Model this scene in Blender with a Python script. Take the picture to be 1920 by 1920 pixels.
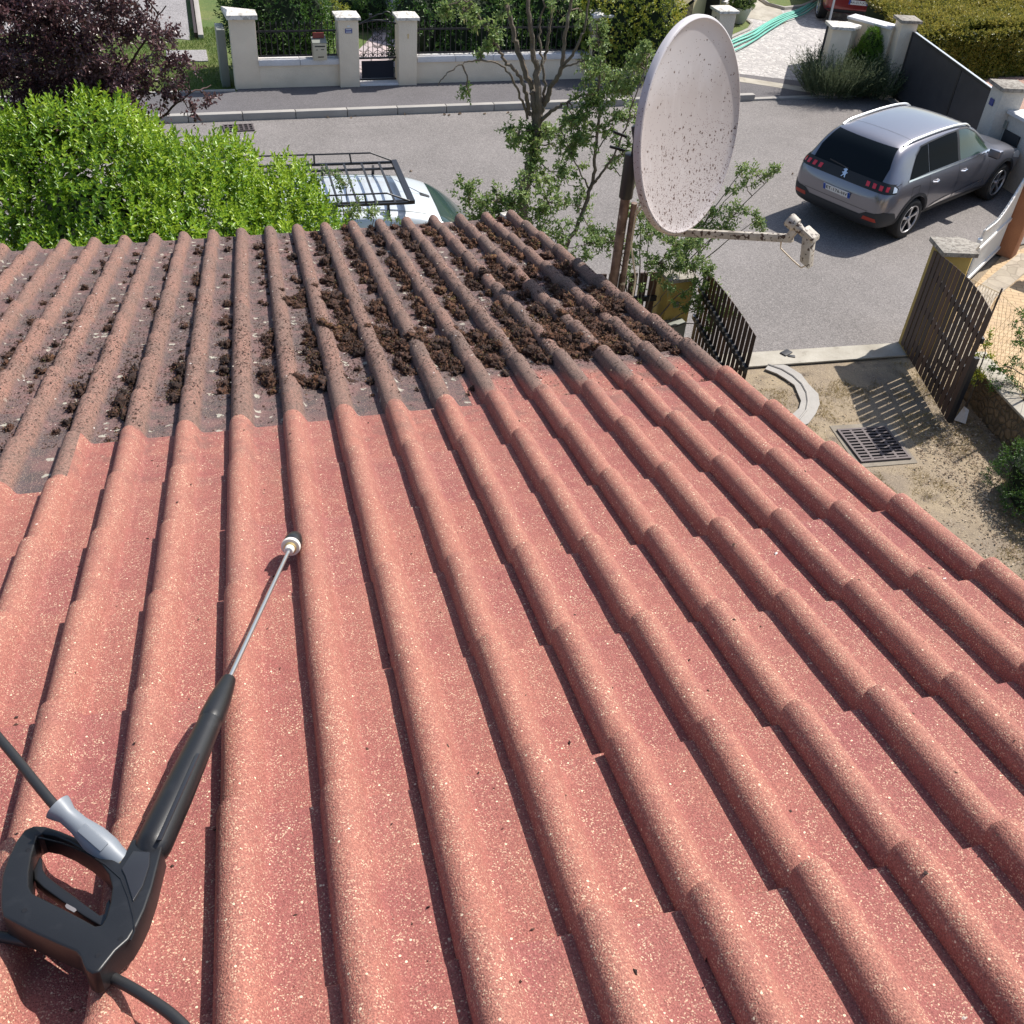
import bpy, bmesh, math, random
import numpy as np
from mathutils import Vector, Matrix
from mathutils.bvhtree import BVHTree
from mathutils.geometry import delaunay_2d_cdt
PI = math.pi
random.seed(5); rng = np.random.default_rng(11)
for o in list(bpy.data.objects): bpy.data.objects.remove(o)
scn = bpy.context.scene
C = scn.collection
# ---------------------------------------------------------------- camera
HC = 7.0
WM = np.array([[0.9706823, -0.0981337, 0.2194210], [-0.2307203, -0.6364007, 0.7360450], [0.0674089, -0.7650908, -0.6403844]])
FPX = 1900.0                      # focal length in pixels of the 1920 px photograph
cam = bpy.data.cameras.new('camera'); co = bpy.data.objects.new('camera', cam); C.objects.link(co)
cam.sensor_width = 36; cam.lens = 36 * FPX / 1920; cam.clip_start = 0.05; cam.clip_end = 2000
cr = Matrix((WM[:, 0], -WM[:, 1], -WM[:, 2])).transposed().to_4x4()
co.matrix_world = Matrix.Translation((0, 0, HC)) @ cr
scn.camera = co
# ---------------------------------------------------------------- light
SUNV = Vector((1.2, 0.5, 1.62)).normalized()
w = bpy.data.worlds.new('World'); scn.world = w; w.use_nodes = True
nt = w.node_tree; sky = nt.nodes.new('ShaderNodeTexSky'); sky.sky_type = 'NISHITA'; sky.sun_disc = False
sky.sun_elevation = math.asin(SUNV.z); sky.sun_rotation = math.atan2(SUNV.x, SUNV.y); sky.air_density = 1.0; sky.dust_density = 1.5; sky.ozone_density = 1.0
bg = nt.nodes['Background']; bg.inputs['Strength'].default_value = 0.115
nt.links.new(sky.outputs[0], bg.inputs[0])
sl = bpy.data.lights.new('sun', 'SUN'); so = bpy.data.objects.new('sun', sl); C.objects.link(so)
sl.energy = 4.9; sl.angle = math.radians(0.6); sl.color = (1, 0.95, 0.88)
so.rotation_euler = SUNV.to_track_quat('Z', 'Y').to_euler(); so.location = (6, 2, 20)
scn.view_settings.view_transform = 'Standard'; scn.view_settings.look = 'None'
scn.view_settings.exposure = 0.50; scn.view_settings.gamma = 1
# ---------------------------------------------------------------- placing helpers
def ray(px, py): return WM @ np.array([(px - 960) / FPX, (py - 960) / FPX, 1.0])
def g(px, py, h=0.0):
    r = ray(px, py); k = (h - HC) / r[2]; return Vector((r[0] * k, r[1] * k, h))
def aty(px, py, y):
    r = ray(px, py); k = y / r[1]; return Vector((r[0] * k, y, HC + r[2] * k))
RX = np.array([0.9994953, 0.0, 0.0317653]); RY = np.array([0.0079922, 0.9690087, -0.2468975]); RZ = np.cross(RX, RY); RZ /= np.linalg.norm(RZ); RY = np.cross(RZ, RX)
RO = np.array([1.373703, 2.489153, 5.306812]) - RZ * 0.022
GA = 0.3249; PT = 0.15
def roof(x, y, z): return Vector(RO + x * RX + y * RY + z * RZ)     # x along the eave, y down the slope, z off the roof
def onroof(px, py, lift):
    r = ray(px, py); o = RO + lift * RZ - np.array([0, 0, HC]); k = (o @ RZ) / (r @ RZ)
    return Vector(np.array([0, 0, HC]) + r * k)
# ---------------------------------------------------------------- objects
def tag(o, label=None, cat=None, group=None, kind=None):
    if label: o['label'] = label
    if cat: o['category'] = cat
    if group: o['group'] = group
    if kind: o['kind'] = kind
    return o
def empty(name, loc, label, cat, rz=0, group=None):
    o = bpy.data.objects.new(name, None); C.objects.link(o); o.location = loc; o.rotation_euler = (0, 0, rz); o.empty_display_size = .1
    return tag(o, label, cat, group)
def root_of(o):
    while o.parent: o = o.parent
    return o
def link(name, me, mat, parent=None, local=False):
    if parent is not None and not local:
        r = root_of(parent)
        if r.type == 'EMPTY': me.transform(Matrix.Translation(-Vector(r.location)))
    o = bpy.data.objects.new(name, me); C.objects.link(o)
    if mat and not me.materials: me.materials.append(mat)
    if parent is not None: o.parent = parent
    return o
def npmesh(name, V, F, attrs=None, smooth=False):
    V = np.asarray(V, np.float32); me = bpy.data.meshes.new(name)
    me.vertices.add(len(V)); me.vertices.foreach_set('co', V.ravel())
    F = np.asarray(F, np.int32); n, k = F.shape
    me.loops.add(n * k); me.loops.foreach_set('vertex_index', F.ravel())
    me.polygons.add(n); me.polygons.foreach_set('loop_start', np.arange(0, n * k, k, dtype=np.int32))
    me.polygons.foreach_set('use_smooth', np.full(n, smooth))
    me.update(calc_edges=True)
    for a, (dom, typ, arr) in (attrs or {}).items():
        at = me.attributes.new(a, typ, dom); at.data.foreach_set('vector' if typ == 'FLOAT_VECTOR' else 'value', np.asarray(arr, np.float32).ravel())
    return me
class MB:
    def __init__(s): s.v = []; s.f = []
    def add(s, V, F):
        b = len(s.v); s.v += [tuple(p) for p in V]; s.f += [tuple(i + b for i in f) for f in F]; return s
    def box(s, c, d, rz=0, M=None):
        x, y, z = [q / 2 for q in d]; P = [(i * x, j * y, k * z) for i in (-1, 1) for j in (-1, 1) for k in (-1, 1)]
        R = M or Matrix.Rotation(rz, 3, 'Z'); c = Vector(c)
        return s.add([R @ Vector(p) + c for p in P], [(0, 1, 3, 2), (4, 6, 7, 5), (0, 4, 5, 1), (2, 3, 7, 6), (0, 2, 6, 4), (1, 5, 7, 3)])
    def beam(s, a, b, wd, ht, up=(0, 0, 1)):
        a = Vector(a); b = Vector(b); d = b - a; L = d.length; d.normalize(); u = Vector(up); sd = d.cross(u).normalized(); u = sd.cross(d)
        return s.box((a + b) / 2, (L, wd, ht), M=Matrix((d, -sd, u)).transposed())
    def tube(s, P, r, n=8, cap=True):
        P = [Vector(p) for p in P]; m = len(P); R = r if hasattr(r, '__len__') else [r] * m
        u = None; V = []; F = []
        for i in range(m):
            t = (P[min(i + 1, m - 1)] - P[max(i - 1, 0)])
            if t.length < 1e-9: t = Vector((0, 0, 1))
            t.normalize()
            if u is None: u = t.orthogonal().normalized()
            u = (u - t * u.dot(t)).normalized(); q = t.cross(u)
            for k in range(n):
                a = 2 * PI * k / n; V.append(P[i] + R[i] * (math.cos(a) * u + math.sin(a) * q))
        for i in range(m - 1):
            for k in range(n): F.append((i * n + k, i * n + (k + 1) % n, (i + 1) * n + (k + 1) % n, (i + 1) * n + k))
        if cap: F.append(tuple(range(n))[::-1]); F.append(tuple(range((m - 1) * n, m * n)))
        return s.add(V, F)
    def lathe(s, prof, c, ax, n=24, cap=True):      # prof: (distance along ax, radius)
        ax = Vector(ax).normalized(); c = Vector(c); u = ax.orthogonal().normalized(); q = ax.cross(u); V = []; F = []
        for d, r in prof:
            for k in range(n):
                a = 2 * PI * k / n; V.append(c + ax * d + r * (math.cos(a) * u + math.sin(a) * q))
        for i in range(len(prof) - 1):
            for k in range(n): F.append((i * n + k, i * n + (k + 1) % n, (i + 1) * n + (k + 1) % n, (i + 1) * n + k))
        if cap: F.append(tuple(range(n))[::-1]); F.append(tuple(range((len(prof) - 1) * n, len(prof) * n)))
        return s.add(V, F)
    def prism(s, poly, z0, z1):
        n = len(poly); V = [(p[0], p[1], z0) for p in poly] + [(p[0], p[1], z1) for p in poly]
        return s.add(V, [tuple(range(n))[::-1], tuple(range(n, 2 * n))] + [(i, (i + 1) % n, (i + 1) % n + n, i + n) for i in range(n)])
    def build(s, name, mat, parent=None, smooth=False, bevel=0, local=False, seg=2, fix=True):
        bm = bmesh.new(); vs = [bm.verts.new(p) for p in s.v]
        for f in s.f:
            try: bm.faces.new([vs[i] for i in f])
            except ValueError: pass
        if fix: bmesh.ops.recalc_face_normals(bm, faces=bm.faces)
        if bevel:
            ed = [e for e in bm.edges if len(e.link_faces) == 2 and e.calc_face_angle(0) > 0.6]
            bmesh.ops.bevel(bm, geom=ed, offset=bevel, segments=seg, affect='EDGES', profile=.6, clamp_overlap=True)
        me = bpy.data.meshes.new(name); bm.to_mesh(me); bm.free()
        if smooth or bevel:
            for p in me.polygons: p.use_smooth = True
            me.set_sharp_from_angle(angle=math.radians(40))
        return link(name, me, mat, parent, local)
# ---------------------------------------------------------------- materials
def mat(name, col=(.5, .5, .5), rough=.7, metal=0, **k):
    m = bpy.data.materials.new(name); m.use_nodes = True; b = m.node_tree.nodes['Principled BSDF']
    b.inputs['Base Color'].default_value = (*col, 1); b.inputs['Roughness'].default_value = rough; b.inputs['Metallic'].default_value = metal
    for a, v in k.items(): b.inputs[a.replace('_', ' ')].default_value = v
    return m
class N:            # short node builder
    def __init__(s, m): s.t = m.node_tree; s.b = s.t.nodes['Principled BSDF']; s.tc = s.t.nodes.new('ShaderNodeTexCoord'); s.co = s.tc.outputs['Object']
    def n(s, ty, **k):
        q = s.t.nodes.new(ty)
        for a, v in k.items(): setattr(q, a, v)
        return q
    def l(s, a, b): s.t.links.new(a, b)
    def attr(s, nm, out='Vector'): q = s.n('ShaderNodeAttribute', attribute_name=nm); return q.outputs[out]
    def noise(s, sc, det=3, rough=.55, co=None, out=0, dist=0):
        q = s.n('ShaderNodeTexNoise'); q.inputs['Scale'].default_value = sc; q.inputs['Detail'].default_value = det; q.inputs['Roughness'].default_value = rough; q.inputs['Distortion'].default_value = dist
        s.l(co or s.co, q.inputs['Vector']); return q.outputs[out]
    def vor(s, sc, feat='F1', out='Distance', co=None, rand=1):
        q = s.n('ShaderNodeTexVoronoi', feature=feat); q.inputs['Scale'].default_value = sc; q.inputs['Randomness'].default_value = rand
        s.l(co or s.co, q.inputs['Vector']); return q.outputs[out]
    def ramp(s, f, st, interp='LINEAR'):
        q = s.n('ShaderNodeValToRGB'); q.color_ramp.interpolation = interp; e = q.color_ramp.elements
        while len(e) < len(st): e.new(.5)
        for i, (p, c) in enumerate(st): e[i].position = p; e[i].color = (*c, 1) if len(c) == 3 else c
        s.l(f, q.inputs[0]); return q.outputs[0]
    def step(s, f, a, b):
        q = s.n('ShaderNodeMapRange'); s.l(f, q.inputs[0]); q.inputs[1].default_value = a; q.inputs[2].default_value = b; return q.outputs[0]
    def mix(s, f, a, b, mode='MIX'):
        q = s.n('ShaderNodeMix', data_type='RGBA', blend_type=mode)
        for i, v in ((0, f), (6, a), (7, b)):
            if isinstance(v, (int, float)): q.inputs[i].default_value = v if i == 0 else (v, v, v, 1)
            elif isinstance(v, tuple): q.inputs[i].default_value = (*v, 1)
            else: s.l(v, q.inputs[i])
        return q.outputs[2]
    def math(s, op, a, b=0, c=0):
        q = s.n('ShaderNodeMath', operation=op)
        for i, v in enumerate((a, b, c)):
            if isinstance(v, (int, float)): q.inputs[i].default_value = v
            else: s.l(v, q.inputs[i])
        return q.outputs[0]
    def sep(s, v, i): q = s.n('ShaderNodeSeparateXYZ'); s.l(v, q.inputs[0]); return q.outputs[i]
    def col(s, v): s.l(v, s.b.inputs['Base Color'])
    def rgh(s, v): s.l(v, s.b.inputs['Roughness'])
    def bump(s, h, st=.3, d=.01):
        q = s.n('ShaderNodeBump'); q.inputs['Strength'].default_value = st; q.inputs['Distance'].default_value = d
        s.l(h, q.inputs['Height'])
        if s.b.inputs['Normal'].links: s.l(s.b.inputs['Normal'].links[0].from_socket, q.inputs['Normal'])
        s.l(q.outputs[0], s.b.inputs['Normal'])
def rough_mat(name, c1, c2, sc=6, fine=80, bs=.3, bd=.004, rough=.85, c3=None, thr=(.62, .72), sc3=3):
    m = mat(name, c1, rough); q = N(m); c = q.mix(q.step(q.noise(sc, 5), .35, .65), c1, c2)
    c = q.mix(q.math('MULTIPLY', q.step(q.noise(fine, 2), .4, .7), .25), c, tuple(v * .5 for v in c1))
    if c3: c = q.mix(q.step(q.noise(sc3, 6, .6), *thr), c, c3)
    q.col(c); q.bump(q.noise(fine, 3), bs, bd); return m
def leafmat(name, st, trans=.35, rough=.45):
    m = mat(name, st[0], rough); q = N(m)
    c = q.ramp(q.attr('rnd', 'Fac'), [(i / (len(st) - 1), s_) for i, s_ in enumerate(st)]); q.col(c)
    t = q.n('ShaderNodeBsdfTranslucent'); q.l(q.mix(.5, c, tuple(min(1, v * 1.6) for v in st[-1])), t.inputs[0])
    x = q.n('ShaderNodeMixShader'); x.inputs[0].default_value = trans
    out = q.t.nodes['Material Output']; q.l(q.b.outputs[0], x.inputs[1]); q.l(t.outputs[0], x.inputs[2]); q.l(x.outputs[0], out.inputs[0]); return m
M = {}
# roof tiles: washed sandy salmon concrete above, lichen-covered mauve below the working edge
m = mat('roof_tile', (.4, .15, .11), .82); q = N(m); rc = q.attr('rc'); x_ = q.sep(rc, 0); y_ = q.sep(rc, 1); rl = q.attr('roll', 'Fac')
rnd = q.attr('trnd', 'Fac')
base = q.mix(rl, (.305, .092, .086), (.400, .165, .118))
base = q.mix(q.math('MULTIPLY', q.step(q.noise(7, 5, .65, rc), .42, .68), .40), base, (.48, .205, .140))
base = q.mix(q.math('MULTIPLY', q.step(q.noise(16, 4, .6, rc), .5, .72), .45), base, (.265, .086, .080))
base = q.mix(q.math('MULTIPLY', q.step(rnd, 0, 1), .30), base, (.40, .130, .085)); base = q.mix(q.math('MULTIPLY', q.step(q.noise(2.3, 3, .5, rc), .45, .7), .35), base, (.46, .20, .135))
gr = q.vor(560, 'F1', 'Color', rc); gv = q.sep(gr, 0); gs = q.noise(380, 2, .5, rc)
speck = q.math('MULTIPLY', q.step(gv, .85, .90), q.step(q.noise(30, 3, .6, rc), .30, .62)); base = q.mix(q.math('MULTIPLY', q.step(gv, .62, .05), .55), base, (.17, .052, .042))
base = q.mix(q.math('MULTIPLY', speck, .75), base, (.72, .54, .36))
base = q.mix(q.math('MULTIPLY', q.step(gs, .50, .70), .6), base, (.15, .046, .038))
big = q.vor(95, 'F1', 'Distance', rc); bigc = q.sep(q.vor(95, 'F1', 'Color', rc), 1)
base = q.mix(q.math('MULTIPLY', q.math('LESS_THAN', big, .17), q.math('GREATER_THAN', bigc, .88)), base, (.80, .66, .46))
# dirty zone
wild = q.math('ADD', y_, q.math('MULTIPLY', q.math('SUBTRACT', q.noise(4.5, 4, .6, rc), .5), .16))
yy = q.math('ADD', y_, q.math('MULTIPLY', q.math('LESS_THAN', x_, -1.90), .27))
right = q.math('GREATER_THAN', x_, -.78)
hard = q.math('GREATER_THAN', yy, 0); soft = q.n('ShaderNodeMapRange'); q.l(q.math('ADD', wild, q.math('MULTIPLY', rl, .22)), soft.inputs[0]); soft.inputs[1].default_value = .19; soft.inputs[2].default_value = .28
dirty = q.mix(right, hard, soft.outputs[0])
dflat = q.mix(q.step(q.noise(6, 5, .65, rc), .4, .62), (.095, .066, .070), (.180, .095, .090))
dflat = q.mix(q.math('MULTIPLY', q.step(q.noise(19, 4, .6, rc), .45, .6), .7), dflat, (.070, .060, .058))
droll = q.mix(q.step(q.noise(5, 5, .65, rc), .38, .66), (.310, .155, .115), (.215, .125, .098))
droll = q.mix(q.math('MULTIPLY', q.step(q.noise(120, 4, .7, rc), .50, .58), .75), droll, (.045, .028, .022))
droll = q.mix(q.math('MULTIPLY', q.step(x_, -2.2, -.9), q.math('MULTIPLY', q.step(q.noise(3.1, 3, .5, rc), .3, .7), .8)), droll, (.115, .080, .068))
d_ = q.mix(q.step(rl, .12, .5), dflat, droll)
d_ = q.mix(q.math('MULTIPLY', q.step(gv, .80, .88), .5), d_, (.46, .32, .24)); d_ = q.mix(q.math('MULTIPLY', q.step(gs, .5, .7), .5), d_, (.05, .032, .028))
lv = q.vor(28, 'F1', 'Distance', q.mix(.03, rc, q.noise(60, 2, .5, rc, 1))); lc = q.sep(q.vor(28, 'F1', 'Color', q.mix(.03, rc, q.noise(60, 2, .5, rc, 1))), 0)
lich = q.math('MULTIPLY', q.math('MULTIPLY', q.step(q.math('SUBTRACT', .30, lv), 0, .05), q.math('GREATER_THAN', lc, .76)), q.step(rl, .6, .1))
d_ = q.mix(q.math('MULTIPLY', lich, .8), d_, (.46, .44, .36))
smear = q.math('MULTIPLY', q.math('MULTIPLY', q.step(y_, -.55, .02), q.step(q.noise(13, 5, .7, rc), .50, .62)), .65); base = q.mix(smear, base, (.17, .085, .070)); q.col(q.mix(dirty, base, d_)); q.rgh(q.mix(dirty, .80, .9))
q.bump(q.math('ADD', gs, q.math('MULTIPLY', gv, .5)), .9, .0026); q.bump(q.noise(40, 4, .6, rc), .3, .005); M['tile'] = m
m = mat('moss', (.06, .03, .015), .95); q = N(m); c = q.ramp(q.attr('rnd', 'Fac'), [(0, (.020, .010, .007)), (.40, (.060, .028, .018)), (.68, (.135, .055, .026)), (.86, (.145, .095, .030)), (1, (.085, .09, .022))])
c = q.mix(q.math('MULTIPLY', q.step(q.noise(90, 3), .45, .6), .6), c, (.014, .008, .006)); q.col(c); q.bump(q.noise(160, 3), .8, .006); M['moss'] = m
m = mat('debris', (.05, .03, .02), .9); q = N(m); q.col(q.ramp(q.attr('rnd', 'Fac'), [(0, (.022, .012, .01)), (.55, (.055, .026, .018)), (1, (.10, .05, .03))])); M['debris'] = m
m = mat('petal', (.6, .5, .4), .7); q = N(m); q.col(q.ramp(q.attr('rnd', 'Fac'), [(0, (.26, .17, .10)), (.5, (.50, .42, .34)), (1, (.72, .70, .66))])); M['petal'] = m
def asphalt(name, c, k=1):
    m = mat(name, c, .9); q = N(m); a = q.mix(q.step(q.noise(.55, 5, .6), .35, .68), tuple(v * .80 for v in c), tuple(v * 1.10 for v in c)); a = q.mix(q.math('MULTIPLY', q.step(q.noise(.25, 4, .6, None, 0, 1.5), .52, .56), .16), a, tuple(v * .6 for v in c))
    a = q.mix(q.math('MULTIPLY', q.step(q.noise(2.5, 6, .7), .5, .75), .35), a, tuple(v * .68 for v in c))
    gcol = q.sep(q.vor(75, 'F1', 'Color'), 0)
    a = q.mix(q.math('MULTIPLY', q.step(gcol, .5, 1), .55 * k), a, tuple(min(1, v * 1.75) for v in c)); a = q.mix(q.math('MULTIPLY', q.step(gcol, .4, 0), .55 * k), a, tuple(v * .42 for v in c))
    q.col(a); q.bump(gcol, .35, .006); return m
M['asphalt'] = asphalt('asphalt', (.182, .166, .158)); M['asphalt_sw'] = asphalt('asphalt_footway', (.112, .104, .108), .7)
M['gravel'] = asphalt('pale_gravel', (.25, .235, .235), 1.3)
M['concrete'] = rough_mat('concrete', (.42, .39, .33), (.30, .27, .22), 2.5, 60, .3, .004, .9, (.20, .18, .14), (.6, .75), 5)
M['old_concrete'] = rough_mat('old_concrete', (.27, .235, .185), (.19, .16, .125), 3, 60, .4, .006, .9, (.12, .10, .08), (.55, .7), 5)
M['kerb'] = rough_mat('kerb_stone', (.36, .34, .31), (.30, .28, .26), 2, 70, .25, .004)
m = mat('stucco', (.62, .55, .45), .9); q = N(m); c = q.mix(q.step(q.noise(1.8, 5), .35, .7), (.80, .69, .545), (.70, .60, .47)); q.col(c); q.bump(q.noise(38, 5, .7), .7, .02); M['stucco'] = m
M['stucco_grey'] = rough_mat('stucco_grey', (.60, .565, .50), (.52, .49, .43), 2, 40, .6, .012)
M['house_wall'] = rough_mat('house_wall_render', (.56, .47, .29), (.50, .42, .26), 1, 30, .3, .006)
m = mat('coping_stone', (.60, .57, .52), .8); q = N(m); c = q.mix(q.step(q.noise(9, 5, .7), .48, .58), (.66, .63, .58), (.36, .34, .30)); q.col(c); q.bump(q.noise(50, 3), .3, .004); M['coping'] = m
M['coping_clean'] = rough_mat('coping_clean', (.66, .65, .66), (.58, .57, .57), 2, 50, .1, .002, .6, (.42, .33, .24), (.66, .74), 2.2)
m = mat('coping_lichen', (.30, .28, .24), .9); q = N(m); c = q.mix(q.step(q.noise(14, 6, .7), .45, .6), (.30, .275, .235), (.15, .13, .11)); c = q.mix(q.math('LESS_THAN', q.vor(22), .16), c, (.45, .44, .40)); q.col(c); q.bump(q.noise(60, 4), .5, .008); M['coping_old'] = m
M['iron'] = mat('black_iron', (.012, .012, .016), .45); M['navy'] = mat('navy_sheet', (.006, .008, .018), .8)
M['anthracite'] = mat('anthracite_gate', (.040, .041, .048), .42)
m = M['anthracite']; q = N(m); q.col(q.mix(q.step(q.noise(3, 2), .3, .7), (.050, .051, .058), (.036, .037, .044)))
M['dark_metal'] = mat('dark_metal', (.02, .02, .022), .5)
M['white_paint'] = mat('white_paint', (.74, .74, .72), .45)
M['white_board'] = rough_mat('white_board', (.62, .63, .64), (.55, .56, .57), 3, 60, .05, .002, .5)
m = mat('brown_wood', (.035, .017, .012), .6); q = N(m); q.col(q.ramp(q.attr('rnd', 'Fac'), [(0, (.032, .017, .013)), (.6, (.060, .030, .021)), (1, (.115, .050, .022))])); q.bump(q.noise(40, 3), .2, .002); M['wood'] = m
M['yellow'] = rough_mat('yellow_render', (.46, .33, .095), (.40, .28, .075), 3, 50, .4, .006, .85, (.27, .20, .08), (.62, .72), 4)
M['brickcol'] = rough_mat('orange_render', (.40, .185, .095), (.34, .15, .08), 3, 60, .4, .006)
m = mat('stone_wall', (.25, .2, .13), .9); q = N(m); dc = q.mix(.06, q.co, q.noise(7, 3, .6, None, 1)); cc = q.vor(11, 'F1', 'Color', dc); e = q.vor(11, 'DISTANCE_TO_EDGE', 'Distance', dc)
c = q.mix(q.sep(cc, 0), (.25, .18, .11), (.14, .105, .07)); c = q.mix(q.step(e, .0, .10), (.12, .10, .07), c); c = q.mix(q.math('MULTIPLY', q.step(q.noise(9, 5, .7), .5, .65), .6), c, (.085, .07, .045)); q.col(c); q.bump(q.step(e, 0, .2), .8, .03); q.bump(q.noise(30, 4), .5, .01); M['stone'] = m
m = mat('yellow_paving', (.55, .38, .2), .85); q = N(m); v = q.n('ShaderNodeTexBrick'); v.inputs['Scale'].default_value = 4.2; v.inputs['Mortar Size'].default_value = .022; v.inputs['Color1'].default_value = (.50, .36, .21, 1); v.inputs['Color2'].default_value = (.43, .30, .17, 1); v.inputs['Mortar'].default_value = (.20, .13, .07, 1); v.inputs['Brick Width'].default_value = .85; v.inputs['Row Height'].default_value = .42
mp = q.mix(.035, q.co, q.noise(9, 2, .5, None, 1)); mpp = q.n('ShaderNodeMapping'); mpp.inputs['Rotation'].default_value = (0, 0, .45); q.l(mp, mpp.inputs[0]); q.l(mpp.outputs[0], v.inputs[0])
q.col(q.mix(q.math('MULTIPLY', q.step(q.noise(3, 5), .5, .75), .4), v.outputs[0], (.36, .27, .18))); q.bump(q.noise(50, 3), .3, .004); M['paver_y'] = m
m = mat('grey_setts', (.4, .38, .36), .85); q = N(m); cc = q.sep(q.vor(9.5, 'F1', 'Color', None, .75), 0); e = q.vor(9.5, 'DISTANCE_TO_EDGE', 'Distance', None, .75)
c = q.mix(cc, (.50, .475, .455), (.33, .31, .305)); c = q.mix(q.step(e, .01, .07), (.26, .25, .24), c); q.col(c); q.bump(q.step(e, 0, .12), .5, .01); M['setts'] = m
m = mat('pink_flagstone', (.4, .33, .32), .8); q = N(m); cc = q.sep(q.vor(2.1, 'F1', 'Color'), 0); e = q.vor(2.1, 'DISTANCE_TO_EDGE')
c = q.mix(cc, (.50, .40, .385), (.36, .31, .32)); c = q.mix(q.step(e, .015, .05), (.13, .11, .10), c); q.col(c); M['flags'] = m
m = mat('pale_flag', (.5, .45, .38), .85); q = N(m); cc = q.sep(q.vor(4.2, 'F1', 'Color'), 0); e = q.vor(4.2, 'DISTANCE_TO_EDGE')
c = q.mix(cc, (.42, .36, .28), (.31, .265, .20)); c = q.mix(q.step(e, .01, .05), (.24, .20, .15), c); c = q.mix(q.math('MULTIPLY', q.step(q.noise(6, 5, .7), .45, .65), .5), c, (.22, .18, .14)); q.col(c); M['flags2'] = m
m = mat('dry_ground', (.2, .15, .09), .95); q = N(m); c = q.mix(q.step(q.noise(1.1, 5, .6), .38, .6), (.215, .170, .125), (.34, .265, .17))
c = q.mix(q.step(q.noise(2.2, 6, .7), .52, .68), c, (.135, .105, .078)); c = q.mix(q.math('MULTIPLY', q.step(q.noise(60, 3, .7), .5, .7), .6), c, (.075, .056, .040))
c = q.mix(q.math('MULTIPLY', q.step(q.noise(85, 2, .6), .60, .68), .7), c, (.46, .38, .27)); q.col(c); q.bump(q.noise(35, 5, .7), .6, .02); M['dirt'] = m
m = mat('soil_grass', (.06, .1, .02), .95); q = N(m); c = q.mix(q.step(q.noise(.9, 5, .6), .4, .62), (.075, .125, .024), (.145, .165, .045)); c = q.mix(q.step(q.noise(1.6, 5, .6, None, 0), .58, .72), c, (.22, .17, .09)); c = q.mix(q.math('MULTIPLY', q.step(q.noise(50, 3), .45, .65), .5), c, (.03, .055, .012)); q.col(c); q.bump(q.noise(45, 3), .6, .02); M['lawn'] = m
M['redbed'] = asphalt('red_gravel', (.36, .22, .17), 1.2)
M['bark'] = rough_mat('bark', (.165, .135, .105), (.095, .078, .060), 9, 60, .9, .01, .95, (.20, .19, .15), (.58, .7), 12)
M['twig'] = rough_mat('twig', (.14, .105, .075), (.10, .075, .055), 9, 60, .3, .003)
M['twig_p'] = rough_mat('twig_purple', (.085, .045, .045), (.06, .035, .03), 9, 60, .3, .003)
M['leaf_bright'] = leafmat('leaf_bright', [(.045, .120, .012), (.105, .225, .014), (.195, .335, .020), (.340, .450, .045)], .32, .38)
M['leaf_purple'] = leafmat('leaf_purple', [(.040, .020, .026), (.070, .030, .038), (.110, .050, .056), (.19, .11, .11)], .22, .34)
M['leaf_tree'] = leafmat('leaf_tree', [(.050, .105, .026), (.100, .185, .040), (.165, .260, .065), (.29, .34, .13)], .32, .45)
M['leaf_dark'] = leafmat('leaf_dark', [(.016, .050, .009), (.032, .090, .015), (.065, .15, .020), (.11, .20, .03)], .25, .45)
M['leaf_yellowg'] = leafmat('leaf_yellowgreen', [(.09, .16, .02), (.15, .24, .03), (.24, .30, .04), (.42, .36, .05)], .3, .45)
M['leaf_hedge'] = leafmat('leaf_hedge', [(.055, .085, .014), (.12, .15, .022), (.21, .22, .035), (.36, .30, .07)], .25, .4)
M['leaf_cyp'] = leafmat('leaf_cypress', [(.035, .100, .008), (.075, .165, .010), (.120, .225, .014)], .25, .5)
M['leaf_lav'] = leafmat('leaf_lavender', [(.045, .075, .035), (.080, .115, .052), (.125, .165, .080), (.19, .21, .13)], .2, .6)
M['straw'] = leafmat('straw', [(.12, .085, .04), (.27, .20, .085), (.42, .32, .15), (.27, .21, .07)], .2, .8)
M['litter'] = leafmat('litter', [(.12, .08, .055), (.21, .145, .095), (.33, .24, .16), (.52, .44, .35)], .1, .8)
M['grassblade'] = leafmat('grass_blade', [(.045, .095, .014), (.085, .155, .022), (.16, .20, .045)], .3, .6)
M['podm'] = leafmat('seed_pods', [(.16, .19, .06), (.26, .28, .12), (.34, .30, .17)], .25, .6)
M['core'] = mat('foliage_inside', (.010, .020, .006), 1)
m = mat('dish_enamel', (.52, .48, .47), .5); q = N(m); ob = q.co; z = q.sep(ob, 2)
dn = q.noise(4, 5, .6, ob); c = q.mix(q.step(q.math('ADD', z, q.math('MULTIPLY', q.math('SUBTRACT', dn, .5), .34)), .12, .26), (.400, .358, .350), (.50, .475, .485))
st = q.n('ShaderNodeMapping'); st.inputs['Scale'].default_value = (26, 26, 3.5); q.l(ob, st.inputs[0])
c = q.mix(q.math('MULTIPLY', q.step(q.noise(1, 4, .6, st.outputs[0]), .55, .75), .35), c, (.54, .51, .51))
sp = q.vor(62, 'F1', 'Distance', q.mix(.02, ob, q.noise(120, 2, .5, ob, 1))); spc = q.sep(q.vor(62, 'F1', 'Color', q.mix(.02, ob, q.noise(120, 2, .5, ob, 1))), 0)
dens = q.ramp(q.math('ADD', q.math('MULTIPLY', z, 1.1), .5), [(0, (.80,) * 3), (.25, (.45,) * 3), (.55, (.10,) * 3), (.95, (.01,) * 3)])
c = q.mix(q.math('MULTIPLY', q.math('LESS_THAN', sp, .31), q.math('LESS_THAN', spc, dens)), c, (.065, .03, .022))
sp2 = q.vor(190, 'F1', 'Distance'); sc2 = q.sep(q.vor(190, 'F1', 'Color'), 0)
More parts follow.
